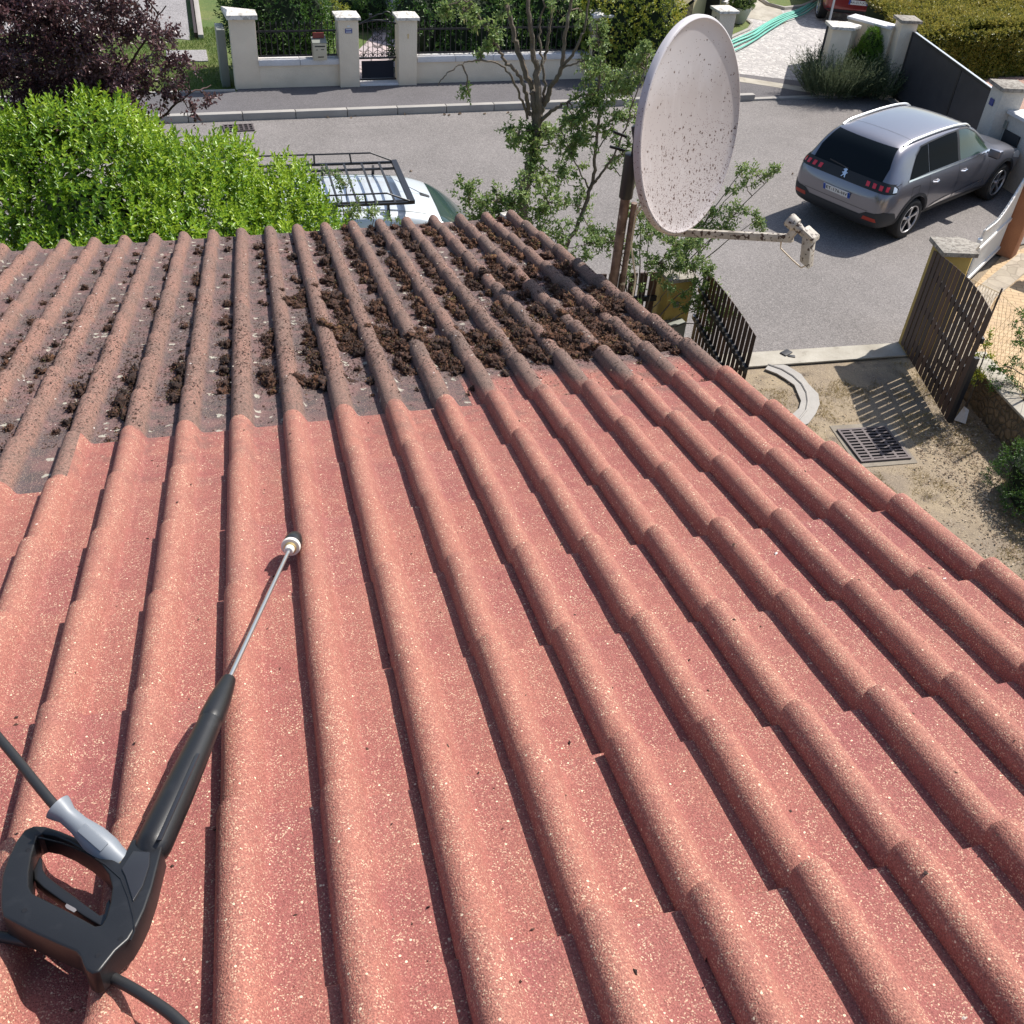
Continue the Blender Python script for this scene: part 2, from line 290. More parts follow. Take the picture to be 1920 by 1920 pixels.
c = q.mix(q.math('MULTIPLY', q.math('LESS_THAN', sp2, .35), q.math('LESS_THAN', sc2, q.math('MULTIPLY', dens, .8))), c, (.10, .05, .04)); q.col(c); M['dish'] = m
m = mat('dirty_white', (.6, .56, .5), .6); q = N(m); sp = q.noise(55, 3, .6); c = q.mix(q.step(q.noise(14, 4), .35, .65), (.46, .42, .36), (.30, .265, .22)); q.col(q.mix(q.step(sp, .56, .60), c, (.05, .028, .02))); M['lnb'] = m
m = mat('rusty_mast', (.2, .13, .1), .6, .3); q = N(m); c = q.mix(q.step(q.noise(12, 5, .7), .4, .62), (.20, .135, .105), (.075, .045, .035)); c = q.mix(q.step(q.noise(25, 3), .62, .7), c, (.42, .36, .28)); q.col(c); M['mast'] = m
M['cream'] = mat('cream_cable', (.5, .4, .28), .6)
m = mat('gun_black', (.016, .016, .018), .40); q = N(m); q.col(q.mix(q.step(q.noise(30, 4, .7), .55, .75), (.009, .009, .010), (.016, .016, .0175))); q.bump(q.noise(600, 2), .12, .001); M['gun'] = m
M['gun_smooth'] = mat('gun_panel', (.022, .022, .025), .3); M['trigger'] = mat('trigger', (.012, .012, .013), .35)
M['hose'] = mat('hose_rubber', (.018, .018, .019), .55); M['greyp'] = mat('grey_plastic', (.18, .20, .225), .45); M['steel'] = mat('steel', (.62, .60, .58), .28, .9)
M['brass'] = mat('brass', (.62, .47, .22), .4, .7); M['whitep'] = mat('white_plastic', (.72, .69, .62), .5); M['label'] = mat('grey_label', (.16, .15, .155), .6)
def paint(name, c, metal=.55, rough=.32): return mat(name, c, rough, metal, Coat_Weight=.7, Coat_Roughness=.06)
M['suv'] = paint('suv_paint', (.215, .215, .245), .75, .30); M['silver'] = paint('silver_paint', (.60, .64, .67), .35, .4); M['redcar'] = paint('red_paint', (.20, .012, .016), .2, .35)
M['glass'] = mat('car_glass', (.010, .014, .018), .05, 0, Specular_IOR_Level=.3, IOR=1.22); M['glass_s'] = mat('tinted_side_glass', (.008, .010, .012), .04, 0, Specular_IOR_Level=.3, IOR=1.08); M['glass_g'] = mat('car_glass_green', (.030, .055, .050), .06, 0, Specular_IOR_Level=.4)
M['clad'] = mat('cladding', (.022, .024, .028), .6); M['tyre'] = mat('tyre', (.018, .018, .018), .85); M['alloy'] = mat('alloy', (.60, .60, .62), .3, .85); M['chrome'] = mat('chrome', (.85, .85, .86), .15, 1)
M['alu'] = mat('satin_aluminium', (.78, .78, .78), .3, .7); M['redlamp'] = mat('red_lamp', (.62, .012, .025), .2, 0, Coat_Weight=1.0); M['orange'] = mat('red_reflector', (.35, .03, .015), .3)
M['plate'] = mat('plate_white', (.70, .71, .72), .4); M['plateblue'] = mat('plate_blue', (.02, .07, .35), .4); M['ink'] = mat('plate_ink', (.012, .012, .014), .5)
M['mailbox'] = mat('mailbox_cream', (.50, .45, .34), .5); M['mailred'] = mat('mailbox_red', (.18, .03, .025), .5); M['blueplate'] = mat('blue_enamel', (.03, .05, .22), .35)
M['terracotta'] = mat('pot', (.55, .52, .45), .8); M['teal'] = mat('teal_hose', (.09, .42, .33), .5); M['grating'] = mat('iron_grating', (.10, .082, .082), .6, .4); M['void'] = mat('dark_void', (.006, .006, .006), 1)
M['boxgrey'] = mat('meter_box', (.22, .23, .20), .5); M['gutter'] = mat('zinc_gutter', (.34, .34, .34), .5, .3); M['flower'] = mat('red_flower', (.5, .01, .02), .6)
# ================================================================ SETTING: ground, street, footway
SD = Vector((.9973, .0735, 0)); SN = Vector((-.0735, .9973, 0)); SO = Vector((0, 20.14, 0)); SA = math.atan2(.0735, .9973)
def S(a, b, z=0): return SO + SD * a + SN * b + Vector((0, 0, z))
def sheet(name, poly, z, mt, th=0):
    b = MB(); P = [(p[0], p[1]) for p in poly]
    if th: b.prism(P, z - th, z)
    else: b.add([(x, y, z) for x, y in P], [tuple(range(len(P)))])
    o = b.build(name, mt, fix=bool(th)); o.data.update()
    if not th and o.data.polygons[0].normal.z < 0: o.data.flip_normals()
    return tag(o, kind='structure')
sheet('ground', [(-300, -300), (300, -300), (300, 400), (-300, 400)], -.03, M['dirt'])
sheet('lawn', [S(-30, 1.3), S(11.0, 1.6), S(12.2, 2.4), S(40, 14), S(40, 60), S(-30, 60)], -.012, M['lawn'])
sheet('road', [(-40, 10.82), (8.9, 10.82), (9.9, 11.75), (12.2, 13.5), (18, 15.2), (40, 16), (40, 24), (13.9, 21.6), S(12.9, 1.2), S(11, 0), S(-40, 0)], -.004, M['asphalt'])
# footway with a line of kerb stones
sheet('footway', [S(-30, .14), S(10.6, .14), S(10.6, 1.5), S(.1, 1.5), S(.02, 1.3), S(-30, 1.3)], .12, M['asphalt_sw'], .1)
sheet('footway_ramp', [S(10.6, .02), S(13.0, .1), S(12.8, 1.1), S(11.2, 1.9), S(10.6, 1.7)], .03, M['asphalt_sw'], .03)
b = MB()
a = -24.0
while a < 10.6:
    b.box(S(a + .497, .07, .055), (.988, .14, .15), SA); a += 1.0
tag(b.build('kerb', M['kerb'], bevel=.012), kind='structure')
b = MB()
for k in range(3): b.box(S(10.62 + .5 + k, .07, .0), (.99, .13, .07), SA)
tag(b.build('dropped_kerb', M['kerb'], bevel=.008), kind='structure')
b = MB(); b.box(S(-3.0, 1.33, .07), (6.0, .07, .16), SA); tag(b.build('verge_edging', M['kerb'], bevel=.008), kind='structure')
# neighbour's drive, setts with a pale border
dv = [(11.0, 22.5), (12.6, 21.6), (13.1, 22.2), (13.6, 23.2), (15.4, 24.6), (17.3, 26.0), (20, 31), (15.5, 31), (14.9, 29.5), (13.6, 27.6), (12.4, 25.6), (11.3, 24.0)]
sheet('driveway', dv, .004, M['setts'])
sheet('driveway_border', [(10.8, 22.32), (12.55, 21.35), (12.75, 21.62), (11.0, 22.64)], .034, M['concrete'], .03)
sheet('driveway_apron', [(13.2, 27.9), (14.6, 27.0), (16.0, 31), (14.0, 33), (12.4, 29)], .008, M['concrete'])
sheet('garden_path', [S(2.45, 1.75), S(3.3, 1.75), S(3.9, 3.2), S(4.6, 5.0), S(5.3, 8.6), S(4.1, 8.6), S(3.6, 5.4), S(2.7, 3.6)], -.004, M['flags'])
sheet('gravel_yard', [(-9, 25.6), (-2.4, 25.9), (-.98, 25.35), (-1.15, 30), (-1.4, 36), (-12, 36)], -.004, M['gravel'])
b = MB(); b.box((-.92, 30.4, .03), (.12, 10, .14), .035); tag(b.build('yard_kerb', M['kerb'], bevel=.01), kind='structure')
b = MB(); b.box((-1.03, 30.4, .05), (.06, 10, .18), .035); tag(b.build('yard_edging_board', M['wood']), kind='structure')
b = MB(); b.box((-1.05, 24.15, -.01), (.85, .8, .05), .05); tag(b.build('concrete_slab', M['gravel'], bevel=.01), kind='structure')
# right hand garden: red gravel bed, paving
sheet('red_gravel_bed', [(14.9, 17.0), (22, 19), (22, 22.7), (17.6, 22.4), (14.9, 21.2)], -.0005, M['redbed'])
b = MB(); b.beam((16.9, 22.62, .04), (22, 23.35, .04), .08, .14); tag(b.build('bed_edging', M['brickcol']), kind='structure')
sheet('paved_terrace', [(9.0, 7.5), (9.25, 9.6), (9.6, 11.2), (10.5, 12.0), (12.1, 13.3), (14, 14), (20, 13), (20, 5), (9, 5)], .0, M['paver_y'])
sheet('flagstone_border', [(9.05, 10.4), (9.62, 11.05), (10.9, 12.25), (12.4, 13.3), (13.2, 13.3), (12.3, 12.8), (11.0, 11.9), (10.0, 10.9), (9.4, 10.2), (9.05, 10.0)], .012, M['flags2'])
# our drive
sheet('threshold', [(5.5, 10.5), (8.75, 10.5), (8.85, 10.83), (5.5, 10.85)], .012, M['concrete'], .02)
cp = [(6.55, 10.52), (6.75, 10.25), (6.80, 9.95), (6.68, 9.65), (6.45, 9.35), (6.1, 9.1)]
cp = [tuple(v[:2]) for v in [Vector((6.55, 10.52)), Vector((6.69, 10.38)), Vector((6.77, 10.2)), Vector((6.80, 10.0)), Vector((6.77, 9.8)), Vector((6.69, 9.6)), Vector((6.58, 9.42)), Vector((6.40, 9.25)), Vector((6.1, 9.1))]]
for dd, nm, mt, z in ((.115, 'gutter_channel', M['kerb'], .006),):
    L = []; R = []
    for i, p in enumerate(cp):
        t = Vector(cp[min(i + 1, 8)]) - Vector(cp[max(i - 1, 0)]); t.normalize(); n_ = Vector((-t.y, t.x)); L.append(Vector(p) + n_ * dd * random.uniform(.75, 1.3)); R.append(Vector(p) - n_ * dd * random.uniform(.75, 1.3))
    sheet(nm, L + R[::-1], z, mt, .02)
b = MB(); b.tube([(p[0] - .01, p[1], .010) for p in cp], .014, 6); tag(b.build('channel_rim', M['kerb']), kind='structure')
sheet('drain_surround', [(6.68, 8.24), (7.47, 8.22), (7.56, 9.06), (6.74, 9.10)], -.022, M['old_concrete'])

# ================================================================ grates
def grate(name, c, sx, sy, rz, nx, ny, label):
    t = empty(name, c, label, 'drain grate'); R = Matrix.Rotation(rz, 3, 'Z'); c = Vector(c)
    b = MB(); b.box(c + Vector((0, 0, .001)), (sx, sy, .004), rz); b.build('pit', M['void'], t)
    b = MB()
    for s in (-1, 1):
        b.box(c + R @ Vector((s * (sx / 2 - .012), 0, .012)), (.03, sy + .012, .02), rz); b.box(c + R @ Vector((0, s * (sy / 2 - .012), .0115)), (sx, .03, .02), rz)
    b.build('frame', M['grating'], t)
    b = MB()
    for i in range(1, nx): b.box(c + R @ Vector((-sx / 2 + sx * i / nx, 0, .012)), (.034, sy - .03, .016), rz)
    for j in range(1, ny): b.box(c + R @ Vector((0, -sy / 2 + sy * j / ny, .011)), (sx - .03, .024, .016), rz)
    b.build('bars', M['grating'], t)
grate('drain_grate', (7.1, 8.64, -.018), .66, .66, -.03, 4, 11, 'square rusty cast iron grate in the dirt drive beside the brown gate')
grate('drain_grate', (-.1, 19.72, 0), .55, .34, SA, 6, 3, 'small rectangular grate in the road gutter behind the bright green bush')

# ================================================================ HOUSE and tiled roof
house = empty('house', (-2.5, 2, 0), 'house with a ribbed pinkish red tiled roof, washed near and mossy toward the eave', 'house')
prof = [(0, .006), (.0012, .0155), (.005, .0270), (.0115, .0355), (.0195, .0410), (.029, .0432), (.039, .0420), (.047, .0376), (.0545, .0308), (.060, .0226), (.065, .0140), (.069, .0072), (.073, .0028), (.080, .0008), (.115, 0), (.150, 0)]
def tile_profile():
    P = [(s, z) for s, z in prof[:-1]]
    P2 = [(s + PT, (z if i else 0)) for i, (s, z) in enumerate(prof)]
    P2[0] = (PT, .001); P2[1] = (PT + .003, .014)
    P += P2 + [(2 * PT + .012, -.001)]
    return np.array(P)
PR = tile_profile(); npf = len(PR)
V = []; F = []; RC = []; RL = []; TR = []; base = 0
def add_tile(x0, y0, pr, w_):           # x0 left edge, y0 lower edge (down the slope)
    global base
    jx, jy, jz = random.gauss(0, .0012), random.gauss(0, .0022), random.uniform(0, .002); rot = random.gauss(0, .0022); tr = random.random()
    T = .018; ys = [0, 0, -.0022, -.010, -.06, -.13, -.20, -.27, -.335, -.40]
    n = len(pr); m = len(ys)
    S_ = pr[:, 0]; Z_ = pr[:, 1]
    for j, yy in enumerate(ys):
        tz = T * (1 + yy / GA)
        top = Z_ + tz + jz
        if j == 0: top = Z_ * .82 - .001
        elif j == 1: top = Z_ + tz - .0035 + jz
        elif j == 2: top = Z_ + tz - .0006 + jz
        flare = 1 + .05 * math.exp(yy / .02) * (j > 0)
        zz = top + (Z_ * (flare - 1)) + rng.normal(0, .0004, n)
        y_arr = np.full(n, y0 + yy + jy) + rot * (S_ - .15) + (rng.normal(0, .0009, n) if j < 3 else 0)
        x_arr = x0 + S_ + jx
        zz = np.where(np.arange(n) == n - 1, zz - .004, zz)
        V.append(np.stack([x_arr, y_arr, zz], 1)); RC.append(np.stack([x_arr, y_arr, zz], 1)); RL.append(np.clip(Z_ / .0432, 0, 1)); TR.append(np.full(n, tr))
    # skirt at the left edge
    idx = np.arange(n * m).reshape(m, n) + base
    f = np.stack([idx[:-1, :-1], idx[:-1, 1:], idx[1:, 1:], idx[1:, :-1]], -1).reshape(-1, 4); F.append(f); base += n * m
    sk = np.stack([np.full(m, x0 + jx + .001), np.array([y0 + q_ + jy for q_ in ys]), np.array([T * (1 + q_ / GA) - .008 for q_ in ys])], 1); sk[0, 2] = .002
    V.append(sk); RC.append(sk); RL.append(np.zeros(m)); TR.append(np.full(m, tr))
    si = np.arange(m) + base; F.append(np.stack([si[:-1], idx[:-1, 0], idx[1:, 0], si[1:]], -1)); base += m
K0, K1 = -9, 13
vprof = PR[:12].copy(); vprof = np.vstack([PR[:8], [[.055, .031], [.060, .021], [.063, .008], [.063, -.012], [.063, -.05], [.062, -.11]]])     # verge tile: one roll, then a flange
for k in range(K0, K1):
    y0 = -k * GA
    add_tile(0, y0, vprof, .11)
    for c in range(2, 46, 2): add_tile(-c * PT, y0, PR, .3)
V = np.vstack(V); RC = np.vstack(RC); RL = np.hstack(RL); TR = np.hstack(TR); F = np.vstack(F)
Vw = RO + V[:, :1] * RX + V[:, 1:2] * RY + V[:, 2:3] * RZ
me = npmesh('roof', Vw, F, {'rc': ('POINT', 'FLOAT_VECTOR', RC), 'roll': ('POINT', 'FLOAT', RL), 'trnd': ('POINT', 'FLOAT', TR)}, True)
me.set_sharp_from_angle(angle=math.radians(38)); roof_o = link('roof', me, M['tile'], house)
ROOF_L = -44 * PT - .03; YE = 9 * GA; YR = -(K1 - 1) * GA
# body of the house under the tiles
def rbox(name, x0, x1, y0, y1, z0, z1, mt, parent=house):
    b = MB(); P = [roof(x, y, z) for x in (x0, x1) for y in (y0, y1) for z in (z0, z1)]
    b.add(P, [(0, 1, 3, 2), (4, 6, 7, 5), (0, 4, 5, 1), (2, 3, 7, 6), (0, 2, 6, 4), (1, 5, 7, 3)]); return b.build(name, mt, parent)
rbox('roof_deck', ROOF_L, .058, YR - .3, YE - .09, -.09, -.012, M['wood'])
e1 = roof(0, YE, 0); 
b = MB(); b.box(((ROOF_L + 1.2) / 2, (YR + RO[1] * 0 + e1.y - .55 - 1.2) / 2 + .0, 2.15), (abs(ROOF_L) + 1.0, e1.y - .55 + 2.0, 4.3)); hw = b.build('wall', M['house_wall'], house)
b = MB(); b.tube([roof(ROOF_L, YE + .065, -.055), roof(.07, YE + .065, -.055)], .055, 12); b.build('gutter', M['gutter'], house, smooth=True)
b = MB(); b.box(roof(.02, YE + .03, .012), (.07, .075, .05), .3); b.build('gutter_bracket', M['coping'], house, bevel=.004)
b = MB()
for i in range(16): b.tube([roof(-6.6 + i * .42, YR - .02, .03), roof(-6.6 + (i + 1) * .42 + .03, YR - .02, .035)], .085, 12)
b.build('ridge_tiles', M['tile'], house, smooth=True)

# ---------------- moss, crumbs, petals
def ico(sub):
    bm = bmesh.new(); bmesh.ops.create_icosphere(bm, subdivisions=sub, radius=1); v = np.array([p.co[:] for p in bm.verts]); f = np.array([[p.index for p in q_.verts] for q_ in bm.faces]); bm.free(); return v, f
IV, IF = ico(2); IV3, IF3 = ico(3)
from mathutils import noise as mn
def lump(vv, sd, amp, fr):
    return np.array([1 + amp * mn.fractal(Vector(p) * fr + Vector((sd, sd * .7, 0)), 1, 2.1, 4) for p in vv])
LT = [IV3 * lump(IV3, s * 3.7, .95, 2.6)[:, None] for s in range(14)]
def panx(): return -random.randint(0, 34) * PT - .025 + random.uniform(-.022, .022)   # a point in a pan, just left of a roll
def prof_z(x):
    s = (-x) % PT; s = PT - s if s > 0 else 0; s = s % PT
    return float(np.interp(s, [p[0] for p in prof], [p[1] for p in prof]))
def rz_at(x, y): fr = (-y % GA) / GA; return prof_z(x) + .018 * (1 - fr)
def moss_density(x, y):         # local roof coordinates
    if y < -.05 or (x > -1.75 and y < .29 and random.random() < .93): return 0
    d = .27
    if x > -1.9: d = .35 + .5 * (x + 1.9) / 1.9
    band = math.exp(-((y - .45) / .38) ** 2)
    d *= .45 + 1.3 * band
    if x > -1.15 and y > .1: d += .5
    if x > -1.15 and .5 < y < 1.5: d += .35
    if x > -.95 and y < .25: d *= .55
    if x > -.62 and y < .38: d *= .25
    if y > 2.75: d *= .5
    return min(1, d)
V = []; F = []; R_ = []; base = 0; cnt = 0
for i in range(26000):
    y = random.uniform(0.02, YE - .02); x = panx()
    cl = mn.noise(Vector((x * 3.1, y * 4.0, 1.3))) * .5 + .5
    d = moss_density(x, y) * (.25 + 1.5 * max(0, cl - .25))
    if random.random() > d * .34: continue
    big = random.random() ** 2; s = .006 + .021 * big * (.5 + .7 * min(1, moss_density(x, y)))
    t = random.choice(LT); A = random.uniform(0, 6.28); ca, sa = math.cos(A), math.sin(A)
    P = t * np.array([s * random.uniform(.8, 1.5), s * random.uniform(.8, 1.9), s * random.uniform(.5, .9)])
    P = np.stack([P[:, 0] * ca * .6 - P[:, 1] * sa * .6, P[:, 0] * sa + P[:, 1] * ca, P[:, 2]], 1)
    ym = (y % GA) / GA; zb = .018 * (1 - (-y % GA) / GA)
    P += [x, y, zb + s * .25]; V.append(P); F.append(IF3 + base); base += len(P)
    q0 = min(1, max(0, .35 + .3 * mn.noise(Vector((x * 2, y * 2, 9))) + random.gauss(0, .12) + .28 * max(0, P[:, 0].mean() + 1.0) * (y > 1.0)))
    R_.append(np.clip(q0 + rng.normal(0, .09, len(IF3)), 0, 1)); cnt += 1
print('moss clumps', cnt)
for i in range(2600):
    x = random.uniform(-1.35, .02); y = random.uniform(.32, 1.6)
    if mn.noise(Vector((x * 2.4, y * 2.4, 5))) < .06 + .25 * (y > 1.2): continue
    t = random.choice(LT); s = random.uniform(.008, .021); A = random.uniform(0, 6.28); ca, sa = math.cos(A), math.sin(A)
    P = t * np.array([s, s * 1.4, s * .7]); P = np.stack([P[:, 0] * ca - P[:, 1] * sa, P[:, 0] * sa + P[:, 1] * ca, P[:, 2]], 1)
    z0_ = rz_at(x, y); 
    if z0_ > .030 and random.random() < .93: continue
    P += [x, y, z0_ + s * .1]; V.append(P); F.append(IF3 + base); base += len(P); R_.append(np.clip(.5 + .35 * mn.noise(Vector((x * 3, y * 3, 9))) + rng.normal(0, .12, len(IF3)), 0, 1))
# fuzzy sprigs over the clumps
cores = [v.mean(0) for v in V]; szs = [np.ptp(v[:, 1]) / 2 for v in V]
sv = []; sf = []; sr = []; n0 = base
for c_, s_ in zip(cores, szs):
    k = int(8 + s_ * 1500)
    A = rng.normal(size=(k, 3)); A[:, 2] = np.abs(A[:, 2]); A /= np.linalg.norm(A, axis=1)[:, None]
    B = c_ + A * [s_ * .75, s_ * .95, s_ * .6] * rng.uniform(.75, 1.25, (k, 1)); L_ = rng.uniform(.003, .0075, (k, 1)); T_ = rng.normal(size=(k, 3)) * .6 + A; T_ /= np.linalg.norm(T_, axis=1)[:, None]
    U_ = np.cross(T_, rng.normal(size=(k, 3))); U_ /= np.linalg.norm(U_, axis=1)[:, None]
    sv.append(np.stack([B - U_ * .0022, B + U_ * .0022, B + T_ * L_], 1).reshape(-1, 3)); sr.append(np.clip(rng.normal(.55, .22, k), 0, 1))
sv = np.vstack(sv); V = np.vstack(V); F = np.vstack(F); sfc = np.arange(len(sv)).reshape(-1, 3) + len(V)
V = np.vstack([V, sv]); F = np.vstack([F, sfc]); R_ = np.hstack(R_ + sr)
def rw(V): return RO + V[:, :1] * RX + V[:, 1:2] * RY + V[:, 2:3] * RZ
tag(link('moss', npmesh('moss', rw(V), F, {'rnd': ('FACE', 'FLOAT', R_)}, True), M['moss']), 'clumps of dark brown moss filling the pans of the unwashed tiles', 'moss', kind='stuff')
def flakes(name, n, dens, smin, smax, mt, label, cat, flat=.25, asp=2.0):
    P = []; k = 0
    while k < n:
        x = random.uniform(-4.8, .06); y = random.uniform(-3.4, YE - .02)
        if random.random() > dens(x, y): continue
        P.append((x, y, rz_at(x, y) + .0022)); k += 1
    P = np.array(P); n = len(P); a = rng.uniform(0, 6.28, n); L_ = rng.uniform(smin, smax, n) * rng.uniform(.5, 1, n)
    tl = rng.normal(0, flat, (n, 2)); D = np.stack([np.cos(a), np.sin(a), tl[:, 0]], 1); U_ = np.stack([-np.sin(a), np.cos(a), tl[:, 1]], 1)
    L3 = L_[:, None]; W3 = L3 / asp * rng.uniform(.6, 1.3, (n, 1)); up = np.array([0, 0, 1.0]) * L3 * .3
    Q = np.stack([P - D * L3, P + U_ * W3, P + D * L3 * .9, P - U_ * W3 * .8, P + up], 1).reshape(-1, 3)
    b_ = np.arange(n)[:, None] * 5; F = np.concatenate([b_ + [0, 1, 4], b_ + [1, 2, 4], b_ + [2, 3, 4], b_ + [3, 0, 4]], 0); r_ = rng.uniform(0, 1, n)
    return tag(link(name, npmesh(name, rw(Q), F, {'rnd': ('FACE', 'FLOAT', np.tile(r_, 4))}), mt), label, cat, kind='stuff')
def dd(x, y):
    if y < 0: return .004
    if x > -1.75 and y < .26: return .12
    return min(1, (.25 + .75 * math.exp(-((y - .7) / .8) ** 2)) * (.55 + .45 * min(1, max(0, (x + 3) / 2))) * (.3 + 1.1 * (mn.noise(Vector((x * 4, y * 4, 4))) * .5 + .5)))
flakes('moss_crumbs', 60000, dd, .0015, .0068, M['debris'], 'dark crumbs of dried moss scattered over the unwashed tiles', 'debris', .35, 1.5)
flakes('fallen_petals', 1700, lambda x, y: (.9 if y > .1 else .03) * (.5 + .5 * (mn.noise(Vector((x * 3, y * 3, 8))) > -.1)), .003, .0085, M['petal'], 'pale dry petals and seed husks lying on the unwashed tiles', 'petals', .15, 1.9)

# ================================================================ satellite dish
dn_ = Vector((.597728, -.785306, .161292)); dh = Vector((.795725, .605658, 0)); dvv = Vector((-.097691, .128344, .986907)); DC = Vector((1.822, 3.975, 5.556))
dish = empty('satellite_dish', (1.62, 4.13, 4.05), 'big round dirt speckled white satellite dish on a rusty mast beside the roof edge', 'satellite dish')
def disk_ring(a, d, n=96): return [DC + dh * (.40 * a * math.cos(2 * PI * k / n)) + dvv * (.43 * a * math.sin(2 * PI * k / n)) + dn_ * d for k in range(n)]
rings = [(0.02, -.046), (.15, -.045), (.3, -.042), (.45, -.037), (.6, -.030), (.75, -.020), (.88, -.010), (.955, -.003), (.972, .0025), (.985, .006), (1.0, .004), (1.012, -.004), (1.015, -.022), (1.004, -.026), (.99, -.012), (.95, -.010), (.75, -.027), (.45, -.044), (.02, -.054)]
b = MB(); V_ = []; F_ = []; n_ = 96
for a_, d_ in rings: V_ += disk_ring(a_, d_)
for i in range(len(rings) - 1):
    for k in range(n_): F_.append((i * n_ + k, i * n_ + (k + 1) % n_, (i + 1) * n_ + (k + 1) % n_, (i + 1) * n_ + k))
F_ += [tuple(range(n_)), tuple(range((len(rings) - 1) * n_, len(rings) * n_))]
b.add([v - DC for v in V_], F_); ro = b.build('reflector', M['dish'], None, smooth=True); ro.parent = dish; ro.location = DC - dish.location
arm0 = DC - dvv * .445 - dn_ * .02; ad = (math.cos(.10) * dn_ + math.sin(.10) * dvv); arm1 = DC - dvv * .43 + ad * .50
b = MB(); b.beam(arm0 - ad * .08, arm1, .024, .032, up=dvv); b.build('feed_arm', M['lnb'], dish, bevel=.003)
# receiver: horn pointing back at the reflector, neck, body with a flat box end
pz = aty(1520, 425, arm1.y); hp = arm1 + dvv * .052 + ad * .012; hd = (DC - hp).normalized()
lo = MB(); lo.lathe([(-.055, .012), (-.05, .017), (-.02, .017), (-.012, .020), (.0, .020), (.004, .029), (.04, .030), (.046, .026), (.047, .010)], hp, hd, 20)
lo.lathe([(.052, .006), (.060, .006)], hp, -hd, 8)
lnb = lo.build('receiver', M['lnb'], dish, smooth=True)
bx0 = hp - hd * .070 - dvv * .030
b = MB(); b.box(bx0 - dvv * .018 , (.05, .048, .125), M=Matrix((hd, hd.cross(dvv).normalized(), dvv)).transposed()); b.box(bx0 + dvv * .050 - hd * .008, (.062, .06, .02), M=Matrix((hd, hd.cross(dvv).normalized(), dvv)).transposed()); b.build('receiver_box', M['lnb'], lnb, bevel=.005)
b = MB(); b.beam(arm1 - ad * .02, hp - dvv * .008, .03, .03, up=dn_); b.build('clamp', M['lnb'], dish, bevel=.005)
cb = bx0 - dvv * .088; b = MB(); e_ = arm1 - ad * .05 - dvv * .018
b.tube([bx0 - dvv * .075, cb, cb - dvv * .012 - ad * .02, (cb + e_) / 2 - dvv * .03, e_ - dvv * .028, e_ - dvv * .01, e_], .0032, 6); b.build('cable', M['cream'], dish, smooth=True)
b = MB(); mtop = Vector((1.632, 4.13, 5.36)); b.tube([(1.632, 4.13, 4.05), mtop], .022, 16); b.tube([(1.672, 4.115, 4.05), (1.672, 4.115, 5.18)], .014, 12); b.build('mast', M['mast'], dish, smooth=True)
b = MB(); b.tube([(1.632, 4.13, 5.20), (1.632, 4.13, 5.40)], .031, 16); b.box((1.66, 4.10, 5.50), (.05, .07, .22), M=Matrix((dh, -dn_, Vector((0, 0, 1)))).transposed())
b.beam((1.63, 4.13, 5.47), DC - dn_ * .085 - dvv * .02, .05, .10, up=dvv); b.beam((1.60, 4.14, 5.47), (1.53, 4.12, 5.50), .012, .012); b.beam((1.60, 4.14, 5.41), (1.52, 4.11, 5.44), .012, .012); b.build('mount_bracket', M['dark_metal'], dish, bevel=.004)
b = MB()
for z in (4.25, 4.6): b.beam((1.15, 4.13, z), (1.64, 4.13, z), .03, .03)
b.build('wall_bracket', M['mast'], dish)
b = MB(); cpts = [(1.665, 4.07, 5.30), (1.70, 4.03, 5.24), (1.66, 4.05, 5.15), (1.665, 4.06, 5.0), (1.70, 4.03, 4.85), (1.69, 4.02, 4.65), (1.73, 4.0, 4.4), (1.7, 4.0, 4.2)]; b.tube(cpts, .0045, 6); b.tube([DC - dvv * .40 - dn_ * .03, DC - dvv * .47 - dn_ * .06, DC - dvv * .40 - dn_ * .16 - dh * .02, (1.70, 4.07, 5.28), (1.665, 4.07, 5.15)], .004, 6); b.build('coax_cable', M['cream'], dish, smooth=True)

# ================================================================ pressure washer lance
def zp(x, y): return (x / 2.8235, 1240 + y / 2.8235)         # picture position -> photograph pixels
HL = .078
def gp_(x, y, lift=HL): return onroof(*zp(x, y), lift)
gun = empty('pressure_washer_lance', onroof(150, 1650, .04), 'black pressure washer gun with a shiny steel lance lying on the washed tiles', 'pressure washer lance')
outer = [(700, 985), (735, 965), (800, 990), (868, 1010), (838, 1130), (815, 1225), (775, 1345), (735, 1430), (690, 1505), (622, 1565), (562, 1642), (536, 1675), (498, 1686), (466, 1670), (448, 1638), (436, 1602), (412, 1570), (305, 1524), (188, 1470), (82, 1414), (28, 1386), (16, 1345), (14, 1270), (20, 1175), (50, 1080), (95, 985), (140, 925), (190, 903), (250, 905), (330, 930), (430, 972), (530, 1030), (600, 1078), (640, 1100), (665, 1060)]
hole = [(205, 955), (235, 942), (300, 955), (380, 990), (470, 1045), (545, 1105), (585, 1160), (602, 1230), (592, 1310), (570, 1390), (548, 1430), (515, 1435), (450, 1398), (360, 1350), (260, 1300), (185, 1262), (166, 1225), (165, 1150), (178, 1060)]
